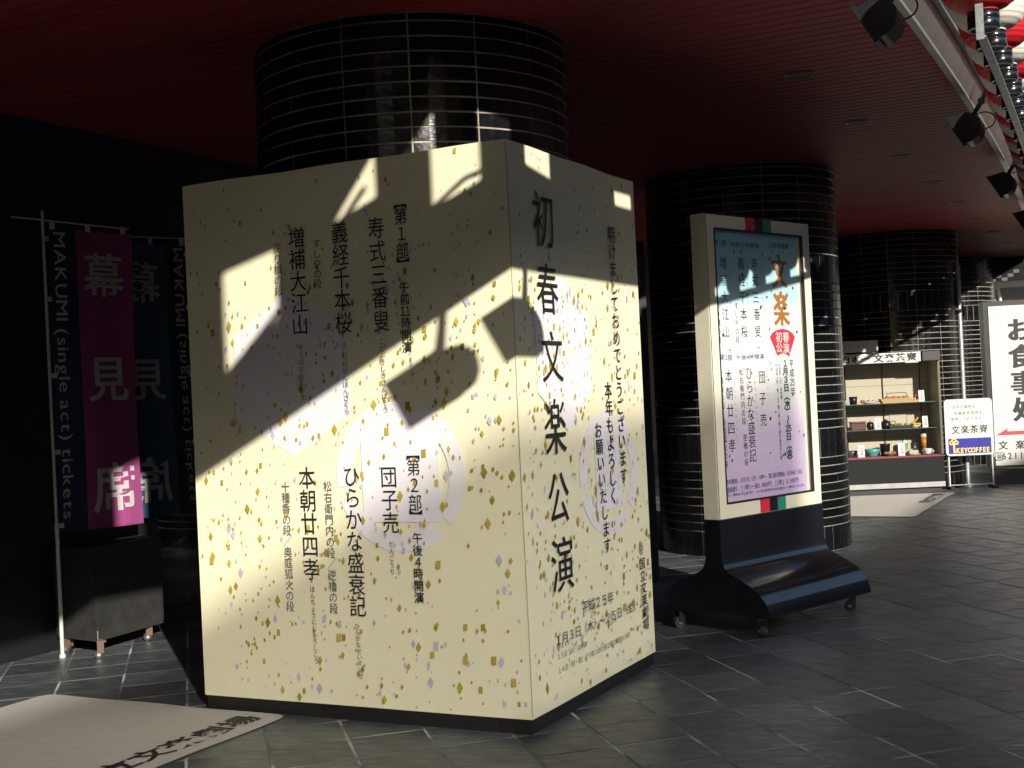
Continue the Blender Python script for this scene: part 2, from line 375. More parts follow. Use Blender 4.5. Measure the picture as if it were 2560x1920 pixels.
mb = MB(); mb.prism([W(-13, -70, -.2), W(3.2, -70, -.2), W(3.2, -9, -.2), W(-13, -9, -.2)], (0, 0, .202)); struct('plaza', mb, mat('light_plaza_paving', (.15, .145, .14), rough=.8, var=.1, vscale=2))

# ---- arcade ceiling: red metal slats on a dark backing, roof slab above
mb = MB()
NA = 20; edge = [W(s_beam(-.05+18.05*i/NA)-.01, -.05+18.05*i/NA, HC+.03) for i in range(NA+1)]
mb.prism([W(-3.9, -.05, HC+.03)] + edge + [W(-3.9, 18, HC+.03)], (0, 0, .45))
mb.prism([W(-3.9, -2.3, HC+.03), W(-.35, -2.3, HC+.03), W(-.35, -.05, HC+.03), W(-3.9, -.05, HC+.03)], (0, 0, .45))
ceil = struct('ceiling', mb, m_dark)
sp = .1135; mb = MB(); w = sp-.010
pr = [(0, .0), (0, -.022), (.004, -.027), (w-.004, -.027), (w, -.022), (w, 0)]
vs = [(x, y, z) for y in (0, -1) for x, z in pr]
mb.add(vs, [(i+1, i, i+6, i+7) for i in range(5)] + [(5, 4, 3, 2, 1, 0), (6, 7, 8, 9, 10, 11)]); slat_me = mb.mesh('slat', m_red)
a = -2.3
while a < 18:
    o = obj('slat', slat_me, ceil, W(-3.88, a, HC+.027), ROTZ); o.scale = (1, (3.53 if a < -.05 else 3.87+s_beam(a)), 1); a += sp

# ---- unseen taller bay this side of the frame: roof, riser and fascia added to shape the light
mb = MB()
mb.prism([W(-3.9, -9, 4.6), W(1.86, -9, 4.6), W(1.86, -.05, 4.6), W(-3.9, -.05, 4.6)], (0, 0, .12))
mb.prism([W(-3.9, -.08, HC+.48), W(1.86, -.08, HC+.48), W(1.86, -.02, HC+.48), W(-3.9, -.02, HC+.48)], (0, 0, .8))
mb.prism([W(1.40, -.08, HC+.2), W(1.86, -.08, HC+.2), W(1.86, -.02, HC+.2), W(1.40, -.02, HC+.2)], (0, 0, .3))
struct('sky_shield_roof', mb, m_dark)  # unseen roof added to keep sky light off the upper box
mb = MB(); mb.prism([W(-12, -14, 5.6), W(4.6, -14, 5.6), W(4.6, 26, 5.6), W(-12, 26, 5.6)], (0, 0, 3.2)); struct('sky_shield_slab', mb, m_conc)  # unseen overhanging slab added to cut the sky light on the floor
mb = MB()
def plate(pts, s=1.87, t=.03): mb.prism([W(s, a, z) for a, z in pts], (N2[0]*t, N2[1]*t, 0))
WIN = [((-3.87, 3.46), (-3.56, 3.44), (-3.56, 3.92), (-3.87, 3.84)), ((-3.27, 3.42), (-2.94, 3.50), (-2.94, 3.84), (-3.27, 3.92)), ((-2.64, 3.76), (-2.39, 3.73), (-2.39, 3.97), (-2.60, 3.80)),
       ((-2.13, 3.50), (-1.87, 3.47), (-1.87, 4.20), (-2.13, 4.02)), ((-1.58, 3.49), (-1.30, 3.45), (-1.30, 4.02), (-1.58, 4.12)), ((-.52, 3.415), (-.27, 3.415), (-.27, 3.5), (-.52, 3.5))]
plate([(-9, 3.01), (.02, 3.01), (.02, 3.41), (-9, 3.41)])
prev = -9
for BL, BR, TR, TL in WIN:
    plate([(prev, 3.41), (BL[0], 3.41), (BL[0], 4.72), (prev, 4.72)])
    plate([(BL[0], 3.41), (BR[0], 3.41), BR, BL]); plate([TL, TR, (TR[0], 4.72), (TL[0] if TL[0] == BL[0] else BL[0], 4.72)] if TL[0] == BL[0] else [BL, TL, TR, (TR[0], 4.72), (BL[0], 4.72)])
    prev = BR[0]
plate([(prev, 3.41), (.02, 3.41), (.02, 4.72), (prev, 4.72)])
tag(mb.build('sun_patch_fascia', m_soffit), 'unseen grey metal fascia with openings shaped to let the sun patches through', 'fascia')  # out of view; openings shaped to throw sun patches on box, column and banner
mb = MB(); mb.path([W(1.93, -3.45, 3.38), W(1.93, -3.2, 3.47), W(1.93, -2.85, 3.62), W(1.93, -2.5, 3.84)], .014)
mb.path([W(1.93, -2.3, 3.50), W(1.93, -2.0, 3.555), W(1.93, -1.8, 3.50)], .012)
tag(mb.build('power_cable', m_blackm), 'loose black cable looped across the openings of the sun-patch fascia', 'cable')

# ---- edge beam of the arcade
bm_root = thing('edge_beam', 'grey metal edge beam running beside the red slatted ceiling, lantern row outside it', 'beam', W(0, 0, 0))
def sweep(name, pts, m, a0, a1, parent, segs, gap, fs_, sub=2):
    """profile pts (offset from the curve fs_(a), z) swept along the arcade in butted lengths"""
    base = W(0, 0)
    for q in range(segs):
        b0 = a0+(a1-a0)*q/segs; b1 = a0+(a1-a0)*(q+1)/segs-gap; mb = MB(); n = len(pts); vs = []
        for k in range(sub+1):
            a = b0+(b1-b0)*k/sub; vs += [W(fs_(a)+s, a, z)-base for s, z in pts]
        mb.add(vs, [(k*n+i, k*n+(i+1) % n, (k+1)*n+(i+1) % n, (k+1)*n+i) for k in range(sub) for i in range(n)] + [tuple(range(n-1, -1, -1)), tuple(sub*n+i for i in range(n))])
        mb.build(name, m, parent)
def prof_sweep(name, pts, m, a0, a1, parent, segs=1, gap=.004): sweep(name, [(s-1.42, z) for s, z in pts], m, a0, a1, parent, segs, gap, s_beam)
prof_sweep('inner_lip', [(1.402, 3.39), (1.446, 3.385), (1.446, 3.47), (1.402, 3.47)], m_alu, .1, 18, bm_root, 9)
prof_sweep('soffit_panel', [(1.448, 3.41), (1.512, 3.535), (1.512, 3.95), (1.448, 3.95)], m_soffit, .1, 18, bm_root, 6)
prof_sweep('outer_lip', [(1.514, 3.53), (1.548, 3.525), (1.548, 3.95), (1.514, 3.95)], m_alu, .1, 18, bm_root, 6)

# ---- building wall along the left, glazed entrance, hall behind
mb = MB()
mb.prism([W(-3.9, -9, 0), W(-4.1, -9, 0), W(-4.1, 1.9, 0), W(-3.9, 1.9, 0)], (0, 0, 4.7))
mb.prism([W(-3.9, 1.9, 2.75), W(-4.1, 1.9, 2.75), W(-4.1, 18, 2.75), W(-3.9, 18, 2.75)], (0, 0, .7))
mb.prism([W(-3.9, 11, 0), W(-4.1, 11, 0), W(-4.1, 18, 0), W(-3.9, 18, 0)], (0, 0, 2.75))
mb.prism([W(-12, -9, 0), W(-12.2, -9, 0), W(-12.2, 18, 0), W(-12, 18, 0)], (0, 0, 4.7))
mb.prism([W(-12, 1.8, 3.42), W(-4.1, 1.8, 3.42), W(-4.1, 18, 3.42), W(-12, 18, 3.42)], (0, 0, .3))
mb.prism([W(-12, 1.7, 0), W(-4.1, 1.7, 0), W(-4.1, 1.8, 0), W(-12, 1.8, 0)], (0, 0, 3.42))
mb.prism([W(-12, 18, 0), W(-4.1, 18, 0), W(-4.1, 18.1, 0), W(-12, 18.1, 0)], (0, 0, 3.42))
mb.prism([W(-12, -9.2, 0), W(0.6, -9.2, 0), W(0.6, -9.0, 0), W(-12, -9.0, 0)], (0, 0, 4.7))  # unseen cross wall behind the camera, added to block light from the rear
struct('wall_dark_stone', mb, m_wall)
for q in range(6):
    t = thing('glass_door', 'dark framed glass door panel, number %s from the near end of the hall entrance behind the banners' % ['first', 'second', 'third', 'fourth', 'fifth', 'sixth'][q], 'door', W(-4.0, 1.95+1.5*q), ROTZ, 'glass doors of the hall entrance')
    mb = MB(); mb.bbox(0, .05, -.03, .03, 0, 2.72); mb.bbox(1.43, 1.48, -.03, .03, 0, 2.72); mb.bbox(.05, 1.43, -.028, .028, 2.66, 2.72); mb.bbox(.05, 1.43, -.028, .028, 0, .1); mb.build('frame', m_blackm, t)
    mb = MB(); mb.bbox(.05, 1.43, -.004, .004, .1, 2.66); mb.build('pane', m_glass, t)
m_hall = mat('warm_hall_lamp', (.8, .7, .4), emit=(1.0, .80, .40), estr=.22)
for q, (s_, a_, w_) in enumerate([(-4.43, 2.87, 'nearest'), (-6.17, 4.74, 'middle'), (-7.91, 6.64, 'farthest')]):
    t = thing('ceiling_light', '%s of the small square warm ceiling lights in the dark hall behind the banners' % w_, 'ceiling light', W(s_, a_, 3.395), ROTZ, 'square ceiling lights of the hall')
    mb = MB(); mb.bbox(-.13, .13, -.13, .13, 0, .018); mb.build('frame', m_blackm, t)
    mb = MB(); mb.bbox(-.11, .11, -.11, .11, -.008, -.001); mb.build('diffuser', m_hall, t)
# brochure rack in the hall
t = thing('brochure_rack', 'dark rack holding pale leaflets seen through the doors between banners and big box', 'rack', (-2.62, 11.0, 0), .25)
mb = MB(); mb.bbox(-.45, .45, 0, .3, 0, .06); mb.bbox(-.45, -.42, 0, .3, .06, 2.9); mb.bbox(.42, .45, 0, .3, .06, 2.9)
for z in (.9, 1.35, 1.8, 2.2, 2.52): mb.bbox(-.42, .42, 0, .3, z, z+.03)
mb.build('shelves', m_blackm, t)
m_leaf = [mat('leaflet_paper_%s' % n_, c_, rough=.6) for n_, c_ in (('pale', (.7, .7, .66)), ('blue', (.3, .45, .55)), ('grey', (.35, .35, .33)))]
for z in (1.383, 1.833, 2.233, 2.553):
    x = -.4
    while x < .36:
        w_ = random.uniform(.03, .09); h_ = random.uniform(.2, .27); mb = MB(); mb.bbox(x, x+w_, .02+random.random()*.05, .1, z, z+h_); mb.build('leaflet', random.choice(m_leaf), t); x += w_+random.uniform(.005, .05)

# ---- opposite building (out of frame, it cuts the low sun) with fins added on its roof to half-block it
m_fac = mat('pale_facade', (.11, .105, .10), rough=.8, var=.1, vscale=.6)
m_win = mat('facade_window', (.04, .05, .06), rough=.1, spec=.6)
t = thing('office_building', 'pale office block across the street, standing out of the picture to the right', 'building', W(20.05, 0, 0), ROTZ)
mb = MB(); mb.bbox(-60, 45, -12, 0, -.02, 10.05); mb.build('wall', m_fac, t)
mb = MB()
for fl in range(3):
    for k in range(27): mb.bbox(-25+2.5*k, -23.4+2.5*k, -.03, .03, 1.0+3.1*fl, 2.7+3.1*fl)
w_ = mb.build('windows', m_win, t); w_['kind'] = 'stuff'
mb = MB()
for k in range(220): mb.bbox(-26+.05*k, -26+.05*k+.027, -.004, .004, 10.05, 11.42)
w_ = mb.build('sun_dimming_fins', m_fac, t); w_['kind'] = 'stuff'  # added fins, spaced to let only part of the low sun through

# ---- tiled columns
RC = .872
def arc_tile(r, w, h, th, n=3):
    mb = MB(); vs = []; ch = .0016
    for i in range(n+1):
        t = -w/2+w*i/n
        for rr, z in ((r-th, 0), (r-.002, 0), (r, ch), (r, h-ch), (r-.002, h), (r-th, h)): vs.append((rr*math.cos(t), rr*math.sin(t), z))
    fs = [(i*6+k, (i+1)*6+k, (i+1)*6+k+1, i*6+k+1) for i in range(n) for k in range(5)]
    fs += [(0, 1, 2, 3, 4, 5), tuple(n*6+q for q in (5, 4, 3, 2, 1, 0))]
    mb.add(vs, fs); return mb
GW = .0085
wl = 2*math.pi/16; ws = 2*math.pi/48
tile_long = arc_tile(RC, wl-GW/RC, .0755-GW, .008, 4); tile_band = arc_tile(RC, ws-GW/RC, .257-GW, .008, 2); tile_base = arc_tile(RC, ws-GW/RC, .222-GW, .008, 2); tile_top = arc_tile(RC, wl-GW/RC, .032, .008, 4)
me_long, me_band, me_base, me_top = [q.mesh(n, m_tile) for q, n in ((tile_long, 'long_tile'), (tile_band, 'upright_tile'), (tile_base, 'upright_tile'), (tile_top, 'long_tile'))]
ROWS = []; z = 0.0; ROWS.append(('s', z, me_base, tile_base)); z += .222
for _ in range(8): ROWS.append(('l', z, me_long, tile_long)); z += .0755
ROWS.append(('s', z, me_band, tile_band)); z += .257
for _ in range(17): ROWS.append(('l', z, me_long, tile_long)); z += .0755
ROWS.append(('s', z, me_band, tile_band)); z += .257
while z+.0755 < HC-.005: ROWS.append(('l', z, me_long, tile_long)); z += .0755
if HC-z > .035: ROWS.append(('l', z, me_top, tile_top))
PH = R_(-87.0)
def column(x, y, label, zmin, ph=PH):
    t = thing('tiled_column', label, 'column', (x, y, 0), 0, 'black tiled columns of the arcade')
    mb = MB(); mb.lathe([(0, 0), (RC-.0045, 0), (RC-.0045, HC+.02)], n=96); mb.build('grout_core', m_grout, t)
    vis = math.atan2(-y, -x); rest = MB(); nl = 0
    for typ, z, me, tm in ROWS:
        n = 16 if typ == 'l' else 48
        for k in range(n):
            ang = ph + (k+.5)*2*math.pi/n
            face = math.cos(ang-vis) > .10
            if z >= zmin and face and nl < 295:
                o = obj('long_tile' if typ == 'l' else 'upright_tile', me, t, (0, 0, z+GW/2)); o.rotation_euler = (random.uniform(-.001, .001), random.uniform(-.001, .001), ang+random.uniform(-.0012, .0012))
                nl += typ == 'l'
            else:
                c, s = math.cos(ang), math.sin(ang); vs = [(v[0]*c-v[1]*s, v[0]*s+v[1]*c, v[2]+z+GW/2) for v in tm.v]; rest.add(vs, tm.f)
    if rest.v: r = rest.build('further_tiles', m_tile, t); r['kind'] = 'stuff'
    return t
column(-.48, 7.27, 'nearest black tiled round column, rising behind the big cream box', 2.3)
column(2.2, 12.1, 'black tiled round column directly behind the poster stand', 0)
column(5.28, 17.8, 'black tiled round column behind the restaurant food showcase', 0.3)
column(7.35, 22.1, 'farthest black tiled round column, seen above and beside the big white restaurant sign', 1.0)

# ---- recessed downlights
m_dl = mat('downlight_reflector', (.16, .18, .15), rough=.4)
for q in range(8):
    a_ = 2.96+1.79*q
    nm = ['nearest', 'second nearest', 'third nearest', 'fourth nearest', 'fifth nearest', 'sixth nearest', 'seventh nearest', 'farthest'][q]
    t = thing('downlight', '%s unlit round downlight in the row let into the red ceiling' % nm, 'downlight', W(.58-.012*q, a_, HC), 0, 'round downlights in the red ceiling')
    mb = MB(); mb.lathe([(.075, .02), (.078, -.003), (.10, -.007), (.105, -.001)], n=28); mb.build('trim_ring', m_blackm, t)
    mb = MB(); mb.lathe([(0, .012), (.04, .010), (.078, -.002)], n=28); mb.build('reflector', m_dl, t)

# ---- far end: tiled lintel, street building in the sun, white pole
m_grey = mat('grey_tile', (.16, .17, .17), rough=.4)
t = thing('tiled_lintel', 'black lintel with a chequered grey tile band at the far end of the arcade', 'lintel', W(-3.9, 18.1, 0), ROTZ-math.pi/2)
mb = MB(); mb.bbox(-8, 9.0, 0, .5, 3.02, HC+.4); mb.build('beam', m_wall, t)
mbt = MB(); mbt.bbox(-.045, .045, -.012, -.001, -.028, .028); ctm = mbt.mesh('check_tile', m_grey)
for k in range(60):
    for r in range(3):
        if (k+r) % 2 == 0 and random.random() < .85: obj('check_tile', ctm, t, (3.3+.095*k, 0, 3.06+.06*r))
t = thing('street_building', 'sunlit beige building with white bands seen beyond the end of the arcade', 'building', (9, 32, 0), R_(-16))
m_beige = mat('beige_wall', (.50, .40, .28), rough=.8, var=.06); m_wb = mat('white_band', (.72, .74, .74), rough=.6); m_gb = mat('grey_band', (.30, .31, .31), rough=.6)
mb = MB(); mb.bbox(-2, 14, 0, 5, 0, 3.28); mb.build('wall', m_beige, t)
mb = MB(); mb.bbox(-2, 14, -.02, 5, 3.28, 3.52); mb.build('grey_band', m_gb, t)
mb = MB(); mb.bbox(-2, 14, -.12, 5, 3.52, 3.78); mb.build('white_band', m_wb, t)
mb = MB(); mb.bbox(-2, 14, -.2, 5, 3.78, 3.84); mb.bbox(-2, 14, 0, 5, 3.84, 8.0); mb.build('upper_wall', m_beige, t)
t = thing('sign_post', 'thick white post leaning in front of the sunlit street building', 'post', (10.1, 27.0, 0))
mb = MB(); mb.tube((0, 0, 0), (-.05, 0, 3.55), .09, 14); mb.build('pole', m_white, t)
mb = MB(); mb.box((.14, .02, 3.1), (.05, .05, 1.1), ry=-.12); mb.box((-.35, .05, 2.98), (.7, .06, .06)); mb.build('bracket', m_pale, t)
mb = MB(); mb.tube((0, 0, 0), (0, 0, 2.95), .032, 12); mb.tube((0, 0, 0), (0, 0, .05), .07, 12)
t = mb.build('steel_pole', m_galv, None, (6.0, 17.27, 0)); tag(t, 'slim grey steel pole standing at the right edge of the column behind the showcase', 'pole')

# ================================================================== THE BIG CREAM BOX (two folded faces)
F3 = Vector((FX, FY, 0)); dL = Vector((-.8934, .4492, 0)).normalized(); dR = Vector((.4524, .8918, 0)).normalized()
nL = Vector((-dL.y, dL.x, 0)); nL = nL if nL.y < 0 else -nL
nR = Vector((dR.y, -dR.x, 0)); nR = nR if nR.x > 0 else -nR
WL, WR, HB, ZB = 1.831, 1.527, 2.633, .070
box = thing('announcement_box', 'tall cream two-sided announcement box with gold flecks and vertical black programme lettering', 'sign box', F3)
def face_panel(dv, nn, w, bulge):
    # cloth over a board: a fine grid so it can be very slightly uneven
    mb = MB(); nx, nz = 36, 50; vs = []
    for i in range(nx+1):
        for j in range(nz+1):
            u = w*i/nx; z = ZB+(HB-ZB)*j/nz
            e = min(u, w-u)/.25; e = max(0, min(1, e))
            dpt = .0016*math.sin(u*5+z*2)*e + .0022*math.sin(z*7.3+u*3)*e*.6
            if i == 0: u += .0025*math.sin(z*3.1)*(1 if z > 1.9 else .3)
            vs.append(dv*u + nn*dpt + Vector((0, 0, z + (.002*math.sin(u*9) if j == nz else 0))))
    fs = [(i*(nz+1)+j, (i+1)*(nz+1)+j, (i+1)*(nz+1)+j+1, i*(nz+1)+j+1) for i in range(nx) for j in range(nz)]
    if (dv.cross(Vector((0, 0, 1)))).dot(nn) < 0: fs = [f[::-1] for f in fs]
    mb.add(vs, fs, True)
    return mb
face_panel(dL, nL, WL, 1).build('fabric_face', m_cream, box); face_panel(dR, nR, WR, 1).build('fabric_face', m_cream, box)
mb = MB(); T = .45
# board behind the cloth, wrapped edges
pl = [dL*.004-nL*.008+dR*.004, dL*WL-nL*.006, dL*WL-nL*T, dL*.004-nL*.008+dR*WR-nR*.0, dR*WR-nR*.006]
inner = [(-nL*.007-nR*.007)*1.0, dL*WL-nL*.007, dL*WL*1.0-nL*.45, dL*.5+dR*WR*1.0, dR*WR-nR*.007]
mb.prism([p+Vector((0, 0, ZB)) for p in inner][::-1], (0, 0, HB-ZB-.004)); mb.build('board_core', m_cream, box)
mb = MB(); pin = [(-nL*.012-nR*.012), dL*(WL-.004)-nL*.012, dL*(WL-.004)-nL*.45, dL*.5+dR*(WR-.004), dR*(WR-.004)-nR*.012]
mb.prism([p for p in pin][::-1], (0, 0, ZB-.001)); mb.build('plinth', m_plinth, box)
mb = MB(); sm_pts = [(nL+nR)*.0015+Vector((.0012*math.sin(z*4), 0, z)) for z in [ZB+.01+(HB-ZB-.012)*i/24 for i in range(25)]]
mb.path(sm_pts, .0022, 6); mb.build('corner_seam', mat('seam_thread', (.45, .42, .28), rough=.8), box)
zv = Vector((0, 0, 1))
def flecks(dv, sg, nn, w, n_cl, seed, name, m, lift, lavender=False, keep=lambda u, z: True):
    rnd = random.Random(seed); mb = MB(); k = 0
    for c in range(n_cl):
        cu = rnd.uniform(.02, w-.02); cz = rnd.uniform(ZB+.03, HB-.03)
        if cz > 2.2 and rnd.random() < (.35 if lavender else .45): continue
        big = rnd.random() < .45
        for q in range(rnd.choice([1, 2, 2, 3, 4, 5] if not lavender else [1, 2, 4, 5, 7])):
            u = cu+rnd.gauss(0, .06); z = cz+rnd.gauss(0, .085)
            if not (.012 < u < w-.02 and ZB+.02 < z < HB-.02): continue
            if not keep(u, z): continue
            sz = rnd.choice([.005, .0065, .008, .010, .012]) if q or not big else rnd.choice([.014, .017, .021])
            if z > 2.1: sz *= .75
            if rnd.random() < .62: pts = [(0, -1.35), (.78, rnd.uniform(-.1, .15)), (0, 1.35), (-.78, rnd.uniform(-.15, .1))]
            else: pts = [(-.62, -.95), (.55, -.85), (.62, .95), (-.5, .85)]
            l = lift + k*3e-6; k += 1; an = rnd.gauss(0, .05); ca, sa = math.cos(an), math.sin(an)
            vs = [dv*(u+sg*(x*ca-y*sa)*sz) + zv*(z+(x*sa+y*ca)*sz) + nn*l for x, y in pts]
            mb.add(vs, [(0, 1, 2, 3)])
    o = mb.build(name, m, box); o['kind'] = 'stuff'
flecks(dL, -1, nL, WL, 240, 3, 'gold_flecks', m_gold, .0065); flecks(dL, -1, nL, WL, 95, 5, 'lavender_flecks', m_lav, .0050, True)
flecks(dR, 1, nR, WR, 190, 11, 'gold_flecks', m_gold, .0065); flecks(dR, 1, nR, WR, 80, 12, 'lavender_flecks', m_lav, .0050, True)
# printed crests
def poly(mb, dv, sg, nn, cu, cz, pts, lift): mb.add([dv*(cu+sg*x)+zv*(cz+y)+nn*lift for x, y in pts], [tuple(range(len(pts)))])
def ringseg(mb, dv, sg, nn, cu, cz, r0, r1, t0, t1, lift, kx=1.0, n=14):
    vs = []
    for i in range(n+1):
        t = t0+(t1-t0)*i/n
        for r in (r0, r1): vs.append(dv*(cu+sg*r*kx*math.cos(t))+zv*(cz+r*math.sin(t))+nn*lift)
    mb.add(vs, [(2*i, 2*i+1, 2*i+3, 2*i+2) for i in range(n)])
def hexcrest(dv, sg, nn, cu, cz, r, kx=1.0):
    a = MB(); b = MB()
    hexp = [(r*kx*math.sin(R_(60*i)), r*math.cos(R_(60*i))) for i in range(6)]; poly(a, dv, sg, nn, cu, cz, hexp, .0035)
    for i in range(6):
        t = R_(90+60*i); cx_, cy_ = .40*r*math.cos(t), .40*r*math.sin(t)
        # petal outline
        pts = [(cx_+(.36*r*math.cos(p)*math.cos(t)-.19*r*math.sin(p)*math.sin(t)), cy_+(.36*r*math.cos(p)*math.sin(t)+.19*r*math.sin(p)*math.cos(t))) for p in [2*math.pi*k/20 for k in range(21)]]
        for k in range(20):
            (x0, y0), (x1, y1) = pts[k], pts[k+1]; q = .006
            L_ = math.hypot(x1-x0, y1-y0) or 1; nx_, ny_ = -(y1-y0)/L_*q, (x1-x0)/L_*q
            poly(b, dv, sg, nn, cu, cz, [((x0-nx_)*kx, y0-ny_), ((x1-nx_)*kx, y1-ny_), ((x1+nx_)*kx, y1+ny_), ((x0+nx_)*kx, y0+ny_)], .0042+i*5e-5)
        e = MB()
        x0, y0, x1, y1 = 0, 0, .78*r*math.cos(t), .78*r*math.sin(t); nx_, ny_ = -math.sin(t)*.003, math.cos(t)*.003
        poly(b, dv, sg, nn, cu, cz, [(x0-nx_, y0-ny_), ((x1-nx_)*kx, y1-ny_), ((x1+nx_)*kx, y1+ny_), (x0+nx_, y0+ny_)], .0045+i*5e-5)
    for k in range(3):
        rr = r*(.93-.06*k)
        for i in range(6):
            p0 = R_(60*i+6); p1 = R_(60*i+54)
            A = (rr*kx*math.sin(p0)*.94, rr*math.cos(p0)*.94); B = (rr*kx*math.sin(p1)*.94, rr*math.cos(p1)*.94)
            if k == 0: poly(b, dv, sg, nn, cu, cz, [A, B, (B[0]*.975, B[1]*.975), (A[0]*.975, A[1]*.975)], .0049+i*4e-5)
    a.build('crest_print', m_crest, box); b.build('crest_lines', m_crestline, box)
def ringcrest(dv, sg, nn, cu, cz, r, kx, sq):
    a = MB(); b = MB()
    for i in range(3):
        t0 = R_(200+120*i); ringseg(a, dv, sg, nn, cu, cz, r*.76, r, t0, t0+R_(108), .0036+i*2e-5, kx, 20)
        ringseg(b, dv, sg, nn, cu, cz, r*.86, r*.875, t0+.1, t0+R_(96), .0042+i*2e-5, kx, 16); ringseg(b, dv, sg, nn, cu, cz, r*.92, r*.93, t0+.3, t0+R_(80), .0044+i*2e-5, kx, 16)
    u0, u1, z0, z1 = sq; poly(a, dv, sg, nn, 0, 0, [(sg*u0, z0), (sg*u1, z0), (sg*u1, z1), (sg*u0, z1)], .0039)
    for f in (.27, .62): b_w = .006; poly(b, dv, sg, nn, 0, 0, [(sg*(u0+(u1-u0)*.3), z0+(z1-z0)*f), (sg*(u0+(u1-u0)*.75), z0+(z1-z0)*f), (sg*(u0+(u1-u0)*.75), z0+(z1-z0)*f+b_w), (sg*(u0+(u1-u0)*.3), z0+(z1-z0)*f+b_w)], .0046)
    poly(b, dv, sg, nn, 0, 0, [(sg*(u0+(u1-u0)*.3), z0+(z1-z0)*.27), (sg*(u0+(u1-u0)*.3+.006), z0+(z1-z0)*.27), (sg*(u0+(u1-u0)*.3+.006), z0+(z1-z0)*.62), (sg*(u0+(u1-u0)*.3), z0+(z1-z0)*.62)], .0048)
    a.build('crest_print', m_crest, box); b.build('crest_lines', m_crestline, box)
hexcrest(dL, -1, nL, 1.215, 1.655, .40, .97); ringcrest(dL, -1, nL, .625, 1.15, .348, 1.0, (.41, .83, .94, 1.445))
hexcrest(dR, 1, nR, .515, 1.69, .37, .96); ringcrest(dR, 1, nR, .995, 1.085, .315, 1.2, (.82, 1.15, .90, 1.32))
# lettering
m_small_ink = mat('thin_grey_ink', (.13, .125, .12), rough=.6)
for name, rows, dv, sg, nn, fn in (('programme_lettering', PROGRAMME_COLUMNS, dL, -1, nL, vcol), ('title_lettering', TITLE_COLUMNS, dR, 1, nR, vcol), ('date_lettering', DATE_ROWS, dR, 1, nR, hrow)):
    for q, row in enumerate(rows): mb = MB(); fn(mb, row, Vector((0, 0, 0)), dv*sg, zv, nn, .0088+q*1e-5, sg); mb.build(name, m_small_ink if row[6] == 'k' else m_print_ink, box)
mb = MB()
for i in range(8):
    t = R_(45*i); ringseg(mb, dR, 1, nR, 1.368+.022*math.cos(t), .652+.024*math.sin(t), .008, .011, 0, 6.283, .0088+i*2e-5, 1, 10)
ringseg(mb, dR, 1, nR, 1.368, .652, .006, .010, 0, 6.283, .0091, 1, 10); mb.build('flower_emblem', m_print_ink, box)

# ================================================================== POSTER STAND
SA = .794
stand = thing('poster_stand', 'illuminated-style poster stand in cream frame on a curved glossy black wheeled foot', 'poster stand', (1.212, 7.843, 0), math.atan2(math.cos(SA), math.sin(SA)))
PW, PD, Z0, Z1 = 1.139, .112, .689, 2.55
def frame_ring(mb, x0, x1, z0, z1, ox0, ox1, oz0, oz1, y0, y1):
    mb.bbox(ox0, x0, y0, y1, oz0, oz1); mb.bbox(x1, ox1, y0, y1, oz0, oz1); mb.bbox(x0, x1, y0, y1, oz0, z0); mb.bbox(x0, x1, y0, y1, z1, oz1)
mb = MB(); frame_ring(mb, .085, 1.053, .775, 2.465, .004, PW-.004, Z0, Z1-.004, 0, .03); frame_ring(mb, .085, 1.053, .775, 2.465, .004, PW-.004, Z0, Z1-.004, PD-.03, PD)
mb.build('frame', m_pale, stand)
mb = MB(); mb.bbox(0, .004, .002, PD-.002, Z0, Z1); mb.bbox(PW-.004, PW, .002, PD-.002, Z0, Z1); mb.bbox(.004, PW-.004, .03, PD-.03, Z1-.02, Z1); mb.bbox(.004, .012, .03, PD-.03, Z0, Z1-.02); mb.bbox(PW-.012, PW-.004, .03, PD-.03, Z0, Z1-.02); mb.build('side_panel', mat('cream_side_paint', (.66, .62, .50), rough=.45, var=.05), stand)
mb = MB(); mb.bbox(.0045, .009, -.002, .0, Z0, Z1-.006); frame_ring(mb, .094, 1.044, .784, 2.456, .083, 1.055, .773, 2.467, -.003, .018); mb.build('black_trim', m_blackm, stand)
mb = MB(); mb.bbox(.085, 1.053, .030, PD-.031, .775, 2.465); mb.build('backing_board', m_pale, stand)
# poster sheet with printed sky-blue to white to lavender tint
m_post = bpy.data.materials.new('poster_paper'); m_post.use_nodes = True; nt = m_post.node_tree; b = nt.nodes['Principled BSDF']; b.inputs['Roughness'].default_value = .45
tc = nt.nodes.new('ShaderNodeTexCoord'); sx = nt.nodes.new('ShaderNodeSeparateXYZ'); mr = nt.nodes.new('ShaderNodeMapRange'); mr.inputs[1].default_value = .78; mr.inputs[2].default_value = 2.46
cr = nt.nodes.new('ShaderNodeValToRGB'); cr.color_ramp.interpolation = 'EASE'
cr.color_ramp.elements[0].position = 0; cr.color_ramp.elements[0].color = (.60, .48, .70, 1); cr.color_ramp.elements[1].position = 1; cr.color_ramp.elements[1].color = (.28, .62, .76, 1)
for p_, c_ in ((.22, (.62, .52, .72, 1)), (.40, (.80, .80, .82, 1)), (.68, (.82, .84, .84, 1)), (.76, (.45, .66, .74, 1)), (.92, (.36, .68, .80, 1))):
    e_ = cr.color_ramp.elements.new(p_); e_.color = c_
nt.links.new(tc.outputs['Object'], sx.inputs[0]); nt.links.new(sx.outputs[2], mr.inputs[0]); nt.links.new(mr.outputs[0], cr.inputs[0]); nt.links.new(cr.outputs[0], b.inputs['Base Color'])
mb = MB(); mb.bbox(.066, 1.012, .026, .029, .776, 2.464); mb.build('poster', m_post, stand)
Y0 = Vector((0, .0255, 0)); ux = Vector((1, 0, 0)); nn = Vector((0, -1, 0))
